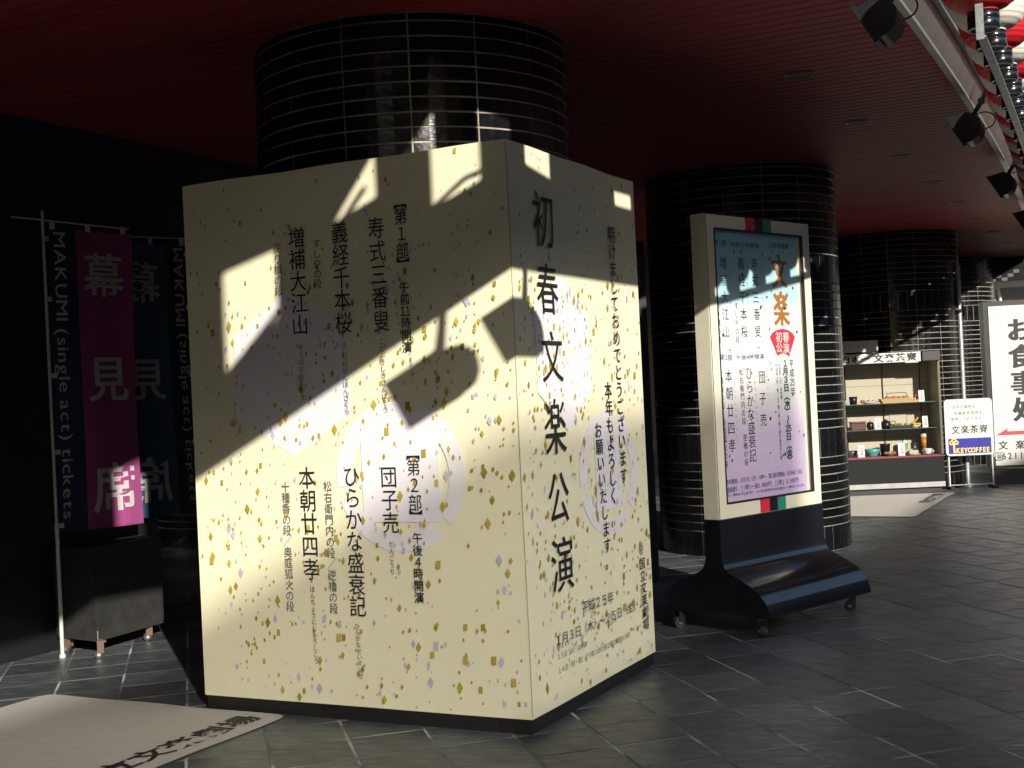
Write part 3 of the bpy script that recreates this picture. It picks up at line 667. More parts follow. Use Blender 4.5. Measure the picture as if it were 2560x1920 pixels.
inks = {'m': m_print_ink, 'g': mat('grey_ink', (.30, .30, .34), rough=.6), 'w': mat('brown_gold_ink', (.36, .15, .025), rough=.6), 'W': m_white, 'n': mat('dark_green_ink', (.03, .06, .055), rough=.6), 'N': mat('green_ink', (.01, .07, .06), rough=.6), 'v': mat('violet_ink', (.10, .08, .26), rough=.6)}
blocks = []
for q, row in enumerate(POSTER_COLUMNS): mb = MB(); vcol(mb, row, Y0, ux, zv, nn, (.0032 if row[6] == 'W' else .0012)+q*1e-5); blocks.append((row[6], mb))
for q, row in enumerate(POSTER_ROWS): mb = MB(); hrow(mb, row, Y0, ux, zv, nn, .0012+q*1e-5); blocks.append((row[6], mb))
for k_, mb in blocks: mb.build({'m': 'programme_lettering', 'g': 'reading_lettering', 'w': 'title_lettering', 'W': 'fan_lettering', 'n': 'note_lettering', 'N': 'date_lettering', 'v': 'ticket_lettering'}[k_], inks[k_], stand)
m_fan = mat('red_ink', (.62, .03, .06), rough=.5)
mb = MB(); mb.prism([Y0+Vector((x, -.0012, z)) for x, z in ((.666, 1.795), (.69, 1.822), (.75, 1.843), (.81, 1.850), (.87, 1.843), (.925, 1.822), (.952, 1.795), (.872, 1.668), (.84, 1.684), (.808, 1.690), (.775, 1.686), (.741, 1.673))], (0, -.0010, 0)); mb.build('fan_emblem', m_fan, stand)
mb = MB(); rnd = random.Random(4)
for k in range(36):
    x = rnd.uniform(.58, 1.0) if rnd.random() < .55 else rnd.uniform(.12, .6); z = rnd.uniform(.98, 2.35); s_ = rnd.uniform(.006, .013)
    mb.add([Y0+Vector((x+a_*s_, -.0026-k*1e-5, z+b_*s_)) for a_, b_ in ((-.8, -1), (.7, -.8), (.8, 1), (-.6, .8))], [(0, 1, 2, 3)])
o = mb.build('dark_flecks', m_gold if False else mat('bronze_ink', (.06, .045, .03), rough=.5), stand); o['kind'] = 'stuff'
mb = MB(); mb.bbox(.094, 1.044, .006, .008, .784, 2.456); mb.build('glass_pane', m_glass, stand)
for nm, x0, x1, m in (('red_stripe', .432, .533, m_fan), ('black_stripe', .533, .622, m_blackm), ('green_stripe', .622, .714, mat('green_paint', (.03, .25, .16), rough=.4))):
    mb = MB(); mb.bbox(x0, x1, -.0025, -.0003, Z0+.002, .772); mb.bbox(x0-.012, x1-.016, -.0025, -.0003, 2.4675, Z1-.003); mb.build(nm, m, stand)
prof = [(-.0045, .687), (-.0045, .47), (-.010, .43), (-.024, .395), (-.055, .370), (-.125, .338), (-.206, .300), (-.262, .262), (-.305, .212), (-.326, .160), (-.331, .117),
        (.435, .117), (.432, .160), (.418, .215), (.385, .262), (.335, .298), (.255, .333), (.175, .362), (.140, .388), (.121, .425), (.113, .47), (.1125, .687)]
mb = MB(); mb.prism([(-.002, y, z) for y, z in prof], (PW+.004, 0, 0), smooth=False)
o = mb.build('foot', m_gloss, stand)
bv = o.modifiers.new('soft', 'BEVEL'); bv.width = .004; bv.segments = 2; bv.limit_method = 'ANGLE'; bv.angle_limit = R_(40)
for p in o.data.polygons: p.use_smooth = len(p.vertices) == 4
o.data.set_sharp_from_angle(angle=R_(50))
def caster(parent, loc, r=.036, rz=0.0, rust=False):
    c = MB(); c.box((0, 0, .105), (.055, .055, .012)); c.box((-.024, .006, .07), (.004, .04, .07)); c.box((.024, .006, .07), (.004, .04, .07)); c.tube((0, 0, .1), (0, 0, .118), .014)
    o = c.build('caster', m_brass if rust else m_blackm, parent, loc, rz)
    w = MB(); w.tube((-.018, .018, r), (.018, .018, r), r, 18); w.build('wheel', m_rubber, o)
    h = MB(); h.tube((-.026, .018, r), (.026, .018, r), .011, 10); h.build('hub', m_alu, o)
    return o
for x, y, rz in ((.04, -.245, 2.3), (1.06, -.245, .4), (.04, .36, 1.2), (1.06, .36, 2.0)): caster(stand, (x, y, 0), rz=rz)

# ================================================================== BANNERS
def banner(name, label, loc, rz, cloth_cols, txt_ok, pole_side=0.0, back=False):
    t = thing(name, label, 'banner', loc, rz, 'standing cloth banners by the hall entrance')
    def wy(x, z): return .018*math.sin(x*9+z*1.5)+.014*math.sin(z*3.3+x*4)*(2.7-z)/2 + .006*math.sin(x*26-z*2.2)*(.4+.6*math.sin(z*1.7)**2)
    pl_ = MB(); pl_.tube((pole_side, 0, .0), (pole_side, 0, .80), .0125, 12); pl_.tube((pole_side, 0, .80), (pole_side-.006, 0, 2.79), .010, 12); pl_.tube((pole_side, 0, .0), (pole_side, 0, .02), .02, 12); pl_.tube((pole_side, 0, .78), (pole_side, 0, .83), .0155, 12); pl_.build('pole', m_white, t)
    cb = MB(); sg = 1 if pole_side == 0 else -1
    cb.tube((pole_side-sg*.21, 0, 2.742), (pole_side+sg*.60, 0, 2.715), .0055, 8); cb.build('crossbar', m_white, t)
    cl = MB()
    nx, nz = 16, 44; X0, X1, B0, B1 = .025, .615, .775, 2.685
    for i in range(nx):
        cl.cur = 0 if ((i+.5)/nx < .29) != back and True else 1
        if back: cl.cur = 0 if (i+.5)/nx > .71 else 1
        x0 = X0+(X1-X0)*i/nx; x1 = X0+(X1-X0)*(i+1)/nx; vs = []
        for j in range(nz+1):
            z = B0+(B1-B0)*j/nz
            for x in (x0, x1): vs.append((x, wy(x, z), z))
        cl.add(vs, [(2*j, 2*j+1, 2*j+3, 2*j+2) for j in range(nz)], True)
    cl.build('cloth', cloth_cols, t)
    for x in (.05, .31, .56): tb = MB(); tb.box((x, wy(x, 2.7), 2.705), (.035, .005, .055)); tb.build('hanging_tab', m_white, t)
    px = .0 if pole_side == 0 else .62
    for z in (2.62, 2.24, 1.76, 1.28, .82): tb = MB(); tb.box((px+(.022 if pole_side == 0 else -.022), 0, z), (.05, .006, .03)); tb.build('hanging_tab', m_white, t)
    m_tx = mat('banner_white_print', (.50, .48, .48), rough=.8)
    tx = MB(); U = Vector((1, 0, 0)) if not back else Vector((-1, 0, 0)); O0 = Vector((0, 0, 0)) if not back else Vector((.62, 0, 0)); nn_ = Vector((0, -1, 0))
    for ch, cz, w_, h_ in (('幕', 2.405, .30, .30), ('見', 1.735, .32, .31), ('席', 1.035, .33, .33)):
        kb = MB(); put_glyph(kb, ch, O0, U, zv, nn_, .405, cz, w_, h_, .012, (-.008, .008), 0); kb.v = [(x, wy(x, z)+y-.0035, z) for x, y, z in kb.v]; kb.build('character', m_tx, t)
    s_ = 'MAKUMI (single act) tickets'; acc = 0; wd_ = {}
    for ch in s_:
        if ch == ' ': acc += .26; continue
        vs, fs = glyph(ch, 0); wd_[ch] = max(v[0] for v in vs)-min(v[0] for v in vs); acc += wd_[ch]+.13
    k_ = 1.82/acc; zc = 2.66
    for ch in s_:
        if ch == ' ': zc -= .26*k_; continue
        vs, fs = glyph(ch, -.004); mnx = min(v[0] for v in vs)
        for si, dx in enumerate((-.012, .012)):
            out = [O0+U*(.055+(y_-0)*.105)+zv*(zc-(x_-mnx+dx)*k_)+nn_*(si*.0003) for x_, y_ in vs]; tx.add(out, fs)
        zc -= (wd_[ch]+.13)*k_
    tx.v = [(x, wy(x, z)+y-.0035, z) for x, y, z in tx.v]
    tx.build('lettering', m_tx, t)
    return t
def cloth_mat(n, c): return mat(n, c, rough=.85, var=.05, vscale=30, bump=.1, bscale=300, sheen=.2)
m_navy = cloth_mat('navy_cloth', (.012, .02, .07)); m_mag = cloth_mat('magenta_cloth', (.28, .045, .18)); m_teal = cloth_mat('teal_cloth', (.02, .09, .15)); m_ink2 = cloth_mat('black_blue_cloth', (.012, .018, .03))
bz = math.atan2(.742, .67)
banner('cloth_banner', 'magenta and navy cloth banner on a white pole, its bottom right corner in the sun', (-2.88, 8.1, 0), bz, [m_navy, m_mag], True)
banner('cloth_banner', 'teal cloth banner seen from behind with mirrored letters, just right of the magenta one', (-2.88-.26+.67*.68, 8.1+.235+.742*.68, 0), bz, [m_ink2, m_teal], True, .62, True)

# ================================================================== WHEELED BLACK BOX under the banners
t = thing('wheeled_box', 'low black box on worn casters behind the foot of the banner pole', 'box', (-2.638, 8.024, 0), 0)
u1 = Vector((-.264, .199, 0)).normalized(); u2 = Vector((.25, .624, 0)).normalized()
mb = MB(); mb.prism([(0, 0, .115), u2*.67+Vector((0, 0, .115)), u1*.42+u2*.67+Vector((0, 0, .115)), u1*.42+Vector((0, 0, .115))], (0, 0, .56)); mb.build('body', mat('scuffed_black_board', (.03, .03, .029), rough=.6, var=.35, vscale=7, bump=.3), t)
mb = MB(); mb.prism([(.004, .004, .100), u2*.66+Vector((0, 0, .100)), u1*.41+u2*.66+Vector((0, 0, .100)), u1*.41+Vector((0, 0, .100))], (0, 0, .014)); mb.build('base_board', m_rubber, t)
mb = MB(); mb.tube((.012, -.012, .06), (.012, -.012, .17), .004, 6); mb.build('latch_rod', m_alu, t)
for p in ((.03, .0, 0), u2*.6+u1*.05, u1*.36+u2*.05, u1*.36+u2*.6): caster(t, Vector(p)*.94, .026, random.uniform(0, 3), True)

# ================================================================== MATS
def floor_mat(name, label, s1, a1, w, ln, txt_from):
    """right-hand far corner at (s1,a1); extends -s by w and -a by ln"""
    t = thing(name, label, 'door mat', W(s1, a1, 0), ROTZ, 'grey lettered entrance mats')
    # local x = +d, local y = -s direction
    mb = MB(); n1, n2 = 48, 30; vs = []; rr = random.Random(3)
    def zz(x, y): return .0085+.004*max(0, math.sin(x*2.1+y*1.7))*(1 if y > .2 else y/.2)+.0018*math.sin(x*5.3-y*3.1)
    def ed(x, y):
        cx_ = .07
        return x, y
    for i in range(n1+1):
        for j in range(n2+1):
            x = -ln+ln*i/n1; y = w*j/n2
            # rounded corners
            rc = .055; X_, Y_ = x, y
            for (cx_, cy_, sx_, sy_) in ((-rc, rc, 1, -1), (-rc, w-rc, 1, 1), (-ln+rc, rc, -1, -1), (-ln+rc, w-rc, -1, 1)):
                dx_, dy_ = (x-cx_)*sx_, (y-cy_)*sy_
                if dx_ > 0 and dy_ > 0:
                    m_ = max(dx_, dy_); L_ = math.hypot(dx_, dy_); f_ = m_/L_ if L_ else 1; X_, Y_ = cx_+sx_*dx_*f_, cy_+sy_*dy_*f_
            if i == n1: X_ += .006*math.sin(y*9)
            if j == 0: Y_ += .004*math.sin(x*7)
            vs.append((X_, Y_, zz(x, y)))
    top = len(vs); fs = [(i*(n2+1)+j, (i+1)*(n2+1)+j, (i+1)*(n2+1)+j+1, i*(n2+1)+j+1) for i in range(n1) for j in range(n2)]
    mb.add(vs, fs, True); mb.build('carpet', m_mat, t)
    # rubber edge
    eb = MB(); rim = [vs[i*(n2+1)] for i in range(n1+1)]+[vs[n1*(n2+1)+j] for j in range(1, n2+1)]+[vs[i*(n2+1)+n2] for i in range(n1-1, -1, -1)]+[vs[j] for j in range(n2-1, 0, -1)]
    m = len(rim); eb.add([(x, y, z+.0003) for x, y, z in rim]+[(x, y, -.001) for x, y, z in rim], [((i+1) % m, i, m+i, m+(i+1) % m) for i in range(m)]); eb.build('rubber_edge', m_rubber, t)
    for k, ch in enumerate('国立文楽劇場'):
        tx = MB()
        xc = txt_from+k*.2
        vs_, fs_ = glyph(ch, .03); ys_ = []
        for dx in (0,):
            out = []
            for a_, b_ in vs_:
                x = xc+(a_-.5)*.20; y = .165+(b_-.38)*.165; out.append((x, y, zz(x, y)+.0022))
            tx.add(out, fs_)
        tx.build('character', m_print_ink, t)
    return t
floor_mat('door_mat', 'grey carpet mat with black characters lying in front of the cream box, bottom left', -1.305, -.03, 1.60, 2.9, -1.17)
floor_mat('door_mat', 'grey carpet mat with black characters lying in front of the food showcase', .075, 12.05, 1.60, 2.93, -1.24)

# ================================================================== FOOD SHOWCASE
cz_ = R_(-3.0)
case = thing('food_showcase', 'glass-fronted restaurant showcase with food models, white lettered header and dark base', 'showcase', (5.42, 16.42, 0), cz_)
CW = 1.95; m_caseback = mat('cream_case_lining', (.44, .40, .31), rough=.7); m_frame = mat('brown_grey_metal', (.10, .095, .08), rough=.35, metal=.5); m_cloth = mat('pink_red_cloth', (.22, .05, .06), rough=.9)
m_basep = mat('dark_grey_panel', (.006, .007, .008), rough=.6, spec=.2)
mb = MB(); mb.bbox(-CW, 0, 0, .50, .16, .475); mb.build('base_cabinet', m_basep, case)
mb = MB(); mb.bbox(-CW, 0, -.005, .50, .095, .158); mb.build('kick_rail', m_alu, case)
mb = MB(); mb.bbox(-CW+.03, -.03, .05, .45, .0, .094); mb.build('plinth', m_rubber, case)
mb = MB(); mb.bbox(-CW+.03, -.03, .0, .47, .477, .50); mb.build('cloth', m_cloth, case)
mb = MB(); mb.bbox(-CW, 0, .47, .50, .50, 1.70); mb.bbox(-.03, 0, .03, .47, .50, 1.70); mb.build('back_lining', m_caseback, case)
mb = MB(); mb.bbox(-.03, .0, 0, .028, .50, 1.69); mb.bbox(-CW, -CW+.03, 0, .028, .50, 1.69); mb.bbox(-CW, 0, 0, .5, 1.692, 1.72); mb.build('frame', m_frame, case)
mb = MB(); mb.bbox(-CW+.03, -.03, .008, .012, .50, 1.69); mb.build('front_glass', m_glass, case)
m_shelfg = mat('green_edged_glass_shelf', (.10, .16, .14), rough=.15, spec=.6)
for z in (.845, 1.175): mb = MB(); mb.bbox(-CW+.03, -.03, .06, .44, z-.008, z); mb.build('shelf', m_shelfg, case)
for x in (-.14, -.62, -1.1): mb = MB(); mb.tube((x, .455, .5), (x, .455, 1.69), .006, 8); mb.tube((x, .455, .84), (x, .2, .84), .005, 6); mb.build('shelf_upright', m_blackm, case)
for z in (1.06, 1.4, .72): mb = MB(); mb.bbox(-CW+.03, -.03, .466, .4695, z-.002, z+.002); mb.build('lining_joint', m_frame, case)
mb = MB(); mb.bbox(-CW, -.235, -.03, .14, 1.690, 1.812); mb.build('header', m_white, case)
mb = MB()
for i, ch in enumerate('日本一文楽茶寮'): put_glyph(mb, ch, Vector((0, -.0315, 0)), ux, zv, nn, (-1.17, -1.05, -.93, -.765, -.625, -.49, -.35)[i], 1.748+.0025*i*.3, .125 if i > 2 else .105, .108 if i > 2 else .09, .026, (-.022, 0, .022), .0005)
mb.build('header_lettering', m_print_ink, case)
mb = MB(); mb.rbox((-.115, .02, 1.752), (.225, .17, .125), .006); mb.build('junction_box', mat('grey_black_box', (.035, .035, .033), rough=.6), case)
mb = MB(); mb.bbox(-.40, -.25, .05, .1, 1.676, 1.689); mb.build('inner_lamp', mat('case_lamp', (.9, .8, .5), emit=(1, .75, .35), estr=.8), case)
t = thing('notice_plate', 'small pale lettered plate standing on top of the food showcase header', 'notice', (5.42-.70-.30, 16.46, 1.722), cz_)
mb = MB(); mb.bbox(-.30, .24, 0, .012, .115, .262); mb.bbox(-.2, -.17, 0, .1, 0, .12); mb.bbox(.12, .15, 0, .1, 0, .12); mb.build('plate', mat('pale_grey_board', (.5, .5, .5), rough=.5), t)
mb = MB()
for i, ch in enumerate('表にあります。'): put_glyph(mb, ch, Vector((0, -.001, 0)), ux, zv, nn, -.24+.06*i, .19, .055, .055, .01, (0,), .0005)
mb.build('lettering', inks['g'], t)
m_wp = mat('white_porcelain', (.58, .58, .56), rough=.25); m_lac = mat('black_lacquer', (.012, .01, .011), rough=.3); m_card = mat('white_card', (.55, .55, .57), rough=.6)
def cpos(x, y, z): return Matrix.Rotation(cz_, 3, 'Z') @ Vector((x, y, 0)) + Vector((5.42, 16.42, z))
def item(name, label, cat, x, y, z, parts, group=None):
    t = thing(name, label, cat, cpos(x, y, z), cz_, group)
    for nm, mb, m in parts: mb.build(nm, m, t)
    return t
def bowl(r, h): return MB().lathe([(0, .004), (r*.45, .004), (r*.5, 0), (r*.5, .006), (r*.85, h*.5), (r, h), (r*.94, h), (r*.8, h*.55), (0, h*.45)], n=20)
def card(x, y, z, w, h, lab):
    p = MB(); p.box((0, 0, h/2), (w, .006, h), rx=-.08); l = MB()
    for i, ch in enumerate('お品書'): put_glyph(l, ch, Vector((0, -.0065+h*0, 0)), ux, zv, nn, w*.1, h*(.76-.24*i), w*.4, h*.18, 0, (0,), .004)
    item('price_card', lab, 'card', x, y, z, [('sheet', p, m_card), ('lettering', l, inks['g'])], 'white price cards in the showcase')
RR = lambda px: (px-5.42)
rd = mat('red_fish', (.55, .08, .05), rough=.35); or_ = mat('orange_food', (.6, .25, .04), rough=.4); gr_ = mat('green_food', (.12, .28, .04), rough=.5); bam = mat('bamboo', (.36, .25, .08), rough=.55); yl = mat('yellow_food', (.6, .45, .06), rough=.5)
def lumps(n, w, d_, z, r, seed):
    mb = MB(); rn = random.Random(seed)
    for i in range(n):
        x, y = rn.uniform(-w, w), rn.uniform(-d_, d_); q = r*rn.uniform(.7, 1.3)
        mb.lathe([(0, z), (q, z+q*.3), (q*.8, z+q), (0, z+q*1.2)], (x, y, 0), 8)
    return mb
def boat(L, w, h):
    mb = MB(); mb.prism([(-L/2, -w/2, 0), (L/2, -w/2, 0), (L/2+.02, -w/2, h), (-L/2-.03, -w/2, h*.9)], (0, w, 0)); return mb
SH1, SH2, SH0 = 1.175, .845, .50
item('lacquer_cup', 'black lacquer cup on the top shelf, left of the red sashimi boat', 'cup', RR(4.36), .2, SH1, [('body', MB().lathe([(0, 0), (.045, 0), (.055, .10), (.05, .10), (.04, .01), (0, .01)], n=18), m_lac)])
item('green_dish', 'pale green dish on the top shelf at its far left', 'dish', RR(4.24), .2, SH1, [('body', bowl(.07, .05), mat('celadon', (.3, .5, .42), rough=.3)), ('filling', lumps(5, .04, .04, .03, .02, 2), gr_)])
item('sashimi_plate', 'plate heaped with red sashimi on the top shelf', 'food model', RR(4.54), .2, SH1, [('plate', bowl(.10, .03), m_wp), ('food', lumps(14, .07, .05, .02, .022, 5), rd), ('garnish', lumps(6, .07, .05, .035, .015, 6), m_wp)])
item('bamboo_boat', 'long bamboo serving boat with red sushi on the top shelf', 'food model', RR(4.89), .2, SH1, [('boat', boat(.34, .16, .06), bam), ('food', lumps(16, .13, .05, .06, .018, 8), rd), ('garnish', lumps(6, .15, .05, .06, .016, 9), gr_), ('handle', MB().path([(-.1, 0, .06), (-.1, 0, .125), (.14, 0, .125), (.17, 0, .06)], .004), m_lac)])
item('small_bamboo_dish', 'small bamboo dish with white and red morsels at the right end of the top shelf', 'food model', RR(5.12), .2, SH1, [('dish', boat(.1, .1, .03), bam), ('food', lumps(5, .03, .03, .03, .014, 3), m_wp), ('prawn', MB().tube((.02, 0, .03), (.04, 0, .1), .01, 8), rd)])
card(RR(5.215), .16, SH1, .075, .145, 'white price card at the right end of the top shelf')
mb = MB(); mb.rbox((0, 0, .045), (.19, .14, .09), .008); lid = MB(); lid.rbox((0, 0, .099), (.2, .15, .016), .004)
item('bento_box', 'brown bento box on the middle shelf at its left', 'box', RR(4.40), .2, SH2, [('body', mb, mat('brown_lacquer', (.10, .035, .03), rough=.35)), ('lid', lid, mat('red_brown_lid', (.2, .06, .05), rough=.4))])
item('lacquer_pot', 'small black pot on the middle shelf, left of the first white card', 'pot', RR(4.56), .2, SH2, [('body', MB().lathe([(0, 0), (.035, 0), (.05, .04), (.04, .09), (0, .1)], n=16), m_lac), ('knob', MB().lathe([(0, .1), (.012, .105), (0, .12)], n=10), m_lac)])
card(RR(4.64), .12, SH2, .08, .15, 'white price card near the middle of the middle shelf')
item('iron_kettle', 'black iron pot on the middle shelf right of the first white card', 'pot', RR(4.76), .2, SH2, [('body', MB().lathe([(0, 0), (.05, 0), (.065, .05), (.055, .09), (0, .095)], n=18), m_lac), ('lid', MB().lathe([(0, .095), (.045, .096), (.01, .12), (0, .125)], n=16), m_lac)])
item('noodle_tray', 'dark tray with green food and a raised rod handle on the middle shelf', 'food model', RR(4.93), .2, SH2, [('tray', boat(.26, .2, .035), m_lac), ('food', lumps(9, .09, .05, .035, .022, 12), gr_), ('handle', MB().path([(-.11, .05, .03), (-.11, .05, .17), (.11, .05, .17), (.11, .05, .03)], .004), m_alu)])
item('tempura_plate', 'white plate with orange tempura at the right of the middle shelf', 'food model', RR(5.12), .2, SH2, [('plate', bowl(.08, .03), m_wp), ('food', lumps(12, .055, .045, .03, .022, 15), yl), ('prawn', MB().tube((-.02, 0, .05), (.05, 0, .13), .013, 8), or_)])
card(RR(5.235), .12, SH2, .07, .145, 'white price card at the right end of the middle shelf')
item('grey_bowl', 'grey blue bowl on the bottom level at the far left', 'bowl', RR(4.30), .2, SH0, [('body', bowl(.085, .08), mat('slate_blue_glaze', (.05, .08, .09), rough=.3)), ('food', lumps(6, .05, .05, .05, .02, 21), gr_)])
card(RR(4.40), .06, SH0, .085, .16, 'white price card at the left of the bottom level')
item('turquoise_bowl', 'big turquoise bowl on the bottom level', 'bowl', RR(4.57), .2, SH0, [('body', bowl(.105, .095), mat('turquoise_glaze', (.07, .30, .27), rough=.25)), ('soup', MB().lathe([(0, .07), (.09, .07)], n=20), mat('soup', (.12, .18, .1), rough=.2))])
item('black_mug', 'black pot with a pale round picture on the bottom level, behind a food plate', 'pot', RR(4.75), .27, SH0, [('body', MB().lathe([(0, 0), (.055, 0), (.065, .14), (.07, .15), (.06, .15), (0, .13)], n=18), m_lac), ('picture', MB().lathe([(0, 0), (.028, 0)], n=14), m_wp)])
item('noodle_plate', 'green food plate before the black pot on the bottom level', 'food model', RR(4.77), .12, SH0, [('plate', bowl(.09, .035), mat('brown_dish', (.14, .1, .05), rough=.4)), ('food', lumps(14, .06, .045, .03, .02, 23), mat('mixed_food', (.28, .25, .10), rough=.6))])
card(RR(4.905), .05, SH0, .085, .165, 'white price card in the middle of the bottom level')
item('matcha_glass', 'glass of green tea dessert on the bottom level', 'glass', RR(5.01), .30, SH0, [('body', MB().lathe([(0, 0), (.03, 0), (.04, .15), (0, .15)], n=16), gr_), ('cream', MB().lathe([(.04, .15), (.035, .175), (0, .19)], n=14), m_wp)])
item('lilac_bowl', 'pale lilac bowl on the bottom level behind the green packet', 'bowl', RR(5.0), .17, SH0, [('body', bowl(.075, .075), mat('lilac_glaze', (.42, .34, .36), rough=.4))])
mb = MB(); mb.rbox((0, 0, .04), (.12, .06, .05), .01)
item('green_packet', 'pale green packet on a small plate, bottom level', 'food model', RR(5.06), .08, SH0, [('plate', bowl(.09, .018), m_wp), ('packet', mb, mat('pale_green', (.38, .42, .24), rough=.6))])
item('dark_tumbler', 'tall dark blue tumbler on the bottom level', 'cup', RR(5.11), .24, SH0, [('body', MB().lathe([(0, 0), (.036, 0), (.042, .15), (.036, .15), (0, .14)], n=18), mat('dark_blue_glaze', (.03, .035, .06), rough=.3))])
item('beer_glass', 'glass of amber beer with white foam at the right of the bottom level', 'glass', RR(5.255), .30, SH0, [('beer', MB().lathe([(0, .06), (.032, .06), (.042, .22), (0, .22)], n=18), mat('amber_beer', (.42, .17, .02), rough=.15)), ('foam', MB().lathe([(.042, .22), (.043, .265), (0, .27)], n=18), m_wp), ('base', MB().lathe([(0, 0), (.036, 0), (.03, .06)], n=16), m_wp)])
item('white_cup', 'white coffee cup with handle at the right of the bottom level', 'cup', RR(5.25), .12, SH0, [('body', bowl(.055, .075), m_wp), ('saucer', MB().lathe([(0, .002), (.075, .012), (.078, .012), (0, 0)], n=18), m_wp), ('handle', MB().path([(.05, 0, .055), (.075, 0, .05), (.075, 0, .03), (.045, 0, .025)], .005), m_wp)])

# ================================================================== COFFEE SIGN (on white legs)
cs = thing('coffee_sign', 'small rounded white and navy coffee sign on thin white legs, right of the showcase', 'sign', (5.655, 17.0, 0), R_(-3))
def rrect(x0, x1, z0, z1, r, n=6):
    pts = []
    for cx_, cy_, t0 in ((x1-r, z1-r, 0), (x0+r, z1-r, 90), (x0+r, z0+r, 180), (x1-r, z0+r, 270)):
        for i in range(n+1): t = R_(t0+90*i/n); pts.append((cx_+r*math.cos(t), cy_+r*math.sin(t)))
    return pts
mb = MB(); mb.prism([(x, -.02, z) for x, z in rrect(-.02, .60, .435, 1.175, .05)][::-1], (0, .06, 0)); mb.build('body', mat('pale_grey_plastic', (.48, .50, .53), rough=.35), cs)
mb = MB(); mb.prism([(x, -.0225, z) for x, z in rrect(.012, .568, .665, 1.145, .03)][::-1], (0, .002, 0)); mb.build('white_face', mat('white_acrylic', (.58, .58, .58), rough=.3), cs)
mb = MB(); mb.bbox(.016, .564, -.0235, -.0205, .462, .660); mb.build('navy_face', mat('navy_acrylic', (.022, .022, .28), rough=.3), cs)
mb = MB()
for r_i, (tx_, x0, z_, st_) in enumerate((('当店の珈琲は、', .075, 1.075, .050), ('有機栽培珈琲を', .095, .990, .054), ('使用しております。', .055, .915, .050))):
    for i, ch in enumerate(tx_): put_glyph(mb, ch, Vector((0, -.0226, 0)), ux, zv, nn, x0+st_*i+.03, z_, .048, .05, .004, (0,), .0004)
for i, ch in enumerate('文楽茶寮'): put_glyph(mb, ch, Vector((0, -.0226, 0)), ux, zv, nn, .115+.12*i, .775, .112, .115, .012, (-.01, .01), .0004)
mb.build('shop_lettering', m_print_ink, cs)
m_yel = mat('yellow_print', (.72, .50, .03), rough=.4)
mb = MB(); O0 = Vector((0, -.0240, 0))
for i, (cx_, cy_) in enumerate(((.085, .638), (.055, .607), (.115, .607))): 
    vs = []
    for k in range(19):
        t = 2*math.pi*k/18
        for r in (.013, .030): vs.append(O0+Vector((cx_+r*math.cos(t), -i*.0001, cy_+r*math.sin(t))))
    mb.add(vs, [(2*k, 2*k+2, 2*k+3, 2*k+1) for k in range(18)])
mb.bbox(.074, .096, -.0247, -.0241, .470, .600); mb.bbox(.096, .112, -.0247, -.0241, .475, .486); mb.bbox(.096, .108, -.0247, -.0241, .500, .510); mb.build('key_emblem', m_yel, cs)
mb = MB()
acc = .115
for ch in 'KEYCOFFEE': put_glyph(mb, ch, O0, ux, zv, nn, acc+.024, .505, .070, .085, .045, (0,), .0003); acc += .0475
mb.build('brand_lettering', m_yel, cs)
mb = MB(); mb.tube((.02, .02, .03), (.02, .02, .45), .011, 10); mb.tube((.58, .02, .03), (.58, .02, .45), .011, 10); mb.tube((.02, .02, .05), (.58, .02, .05), .006, 8); mb.tube((.60, .0, .4), (.60, .0, 1.1), .008, 8); mb.build('legs', m_white, cs)
for x in (.02, .58): mb = MB(); mb.bbox(x-.02, x+.03, -.10, .18, 0, .035); mb.build('foot', m_rubber, cs)

# ================================================================== BIG WHITE RESTAURANT SIGN
bs = thing('restaurant_sign', 'big white illuminable sign with bold black vertical characters and a red arrow, far right edge', 'sign', (6.38, 17.45, 0), R_(-8))
mb = MB(); mb.bbox(0, 1.35, 0, .22, .22, 2.46); mb.build('cabinet', m_blackm, bs)
mb = MB(); mb.bbox(.065, 1.29, -.012, -.0005, .25, 2.39); mb.build('white_face', mat('aged_white_acrylic', (.58, .58, .55), rough=.35, var=.03), bs)
mb = MB(); mb.bbox(.05, 1.3, -.02, .24, 0, .20); mb.build('base', m_blackm, bs)
O1 = Vector((0, -.0125, 0))
for i, ch in enumerate('お食事処'): mb = MB(); put_glyph(mb, ch, O1, ux, zv, nn, .455+.012*i, 2.06-.355*i, .345, .33, .02, (-.026, 0, .026), .0006); mb.build('character', m_print_ink, bs)
mb = MB()
for i, ch in enumerate('文楽茶寮'): put_glyph(mb, ch, O1, ux, zv, nn, .17+.22*i, .52, .125, .125, .02, (-.01, .01), .0006)
for i, ch in enumerate('☎6211-2'): put_glyph(mb, ch, O1, ux, zv, nn, .10+.075*i, .375, .11, .125, .012, (0,), .0006)
mb.build('address_lettering', m_print_ink, bs)
mb = MB(); mb.prism([(x, -.0130, z) for x, z in ((.085, .655), (.235, .745), (.235, .705), (1.2, .705), (1.2, .655))][::-1], (0, -.0012, 0)); mb.build('red_arrow', m_fan, bs)
mb = MB()
for i, ch in enumerate('営業中'): put_glyph(mb, ch, O1, ux, zv, nn, .80, 2.18-.17*i, .17, .16, .03, (0,), .0006)
mb.build('red_lettering', m_fan, bs)
t = MB(); rn = random.Random(2)
t.add([(.03*math.cos(k)*(1+.3*math.sin(3*k)), .03*math.sin(k), .004+.008*math.sin(2*k)) for k in [i*2*math.pi/9 for i in range(9)]]+[(0, 0, .012)], [(i, (i+1) % 9, 9) for i in range(9)])
o = t.build('fallen_leaf', mat('orange_leaf', (.42, .16, .07), rough=.7), None, (6.28, 16.69, .004)); tag(o, 'single curled orange leaf lying on the paving near the coffee sign', 'leaf')
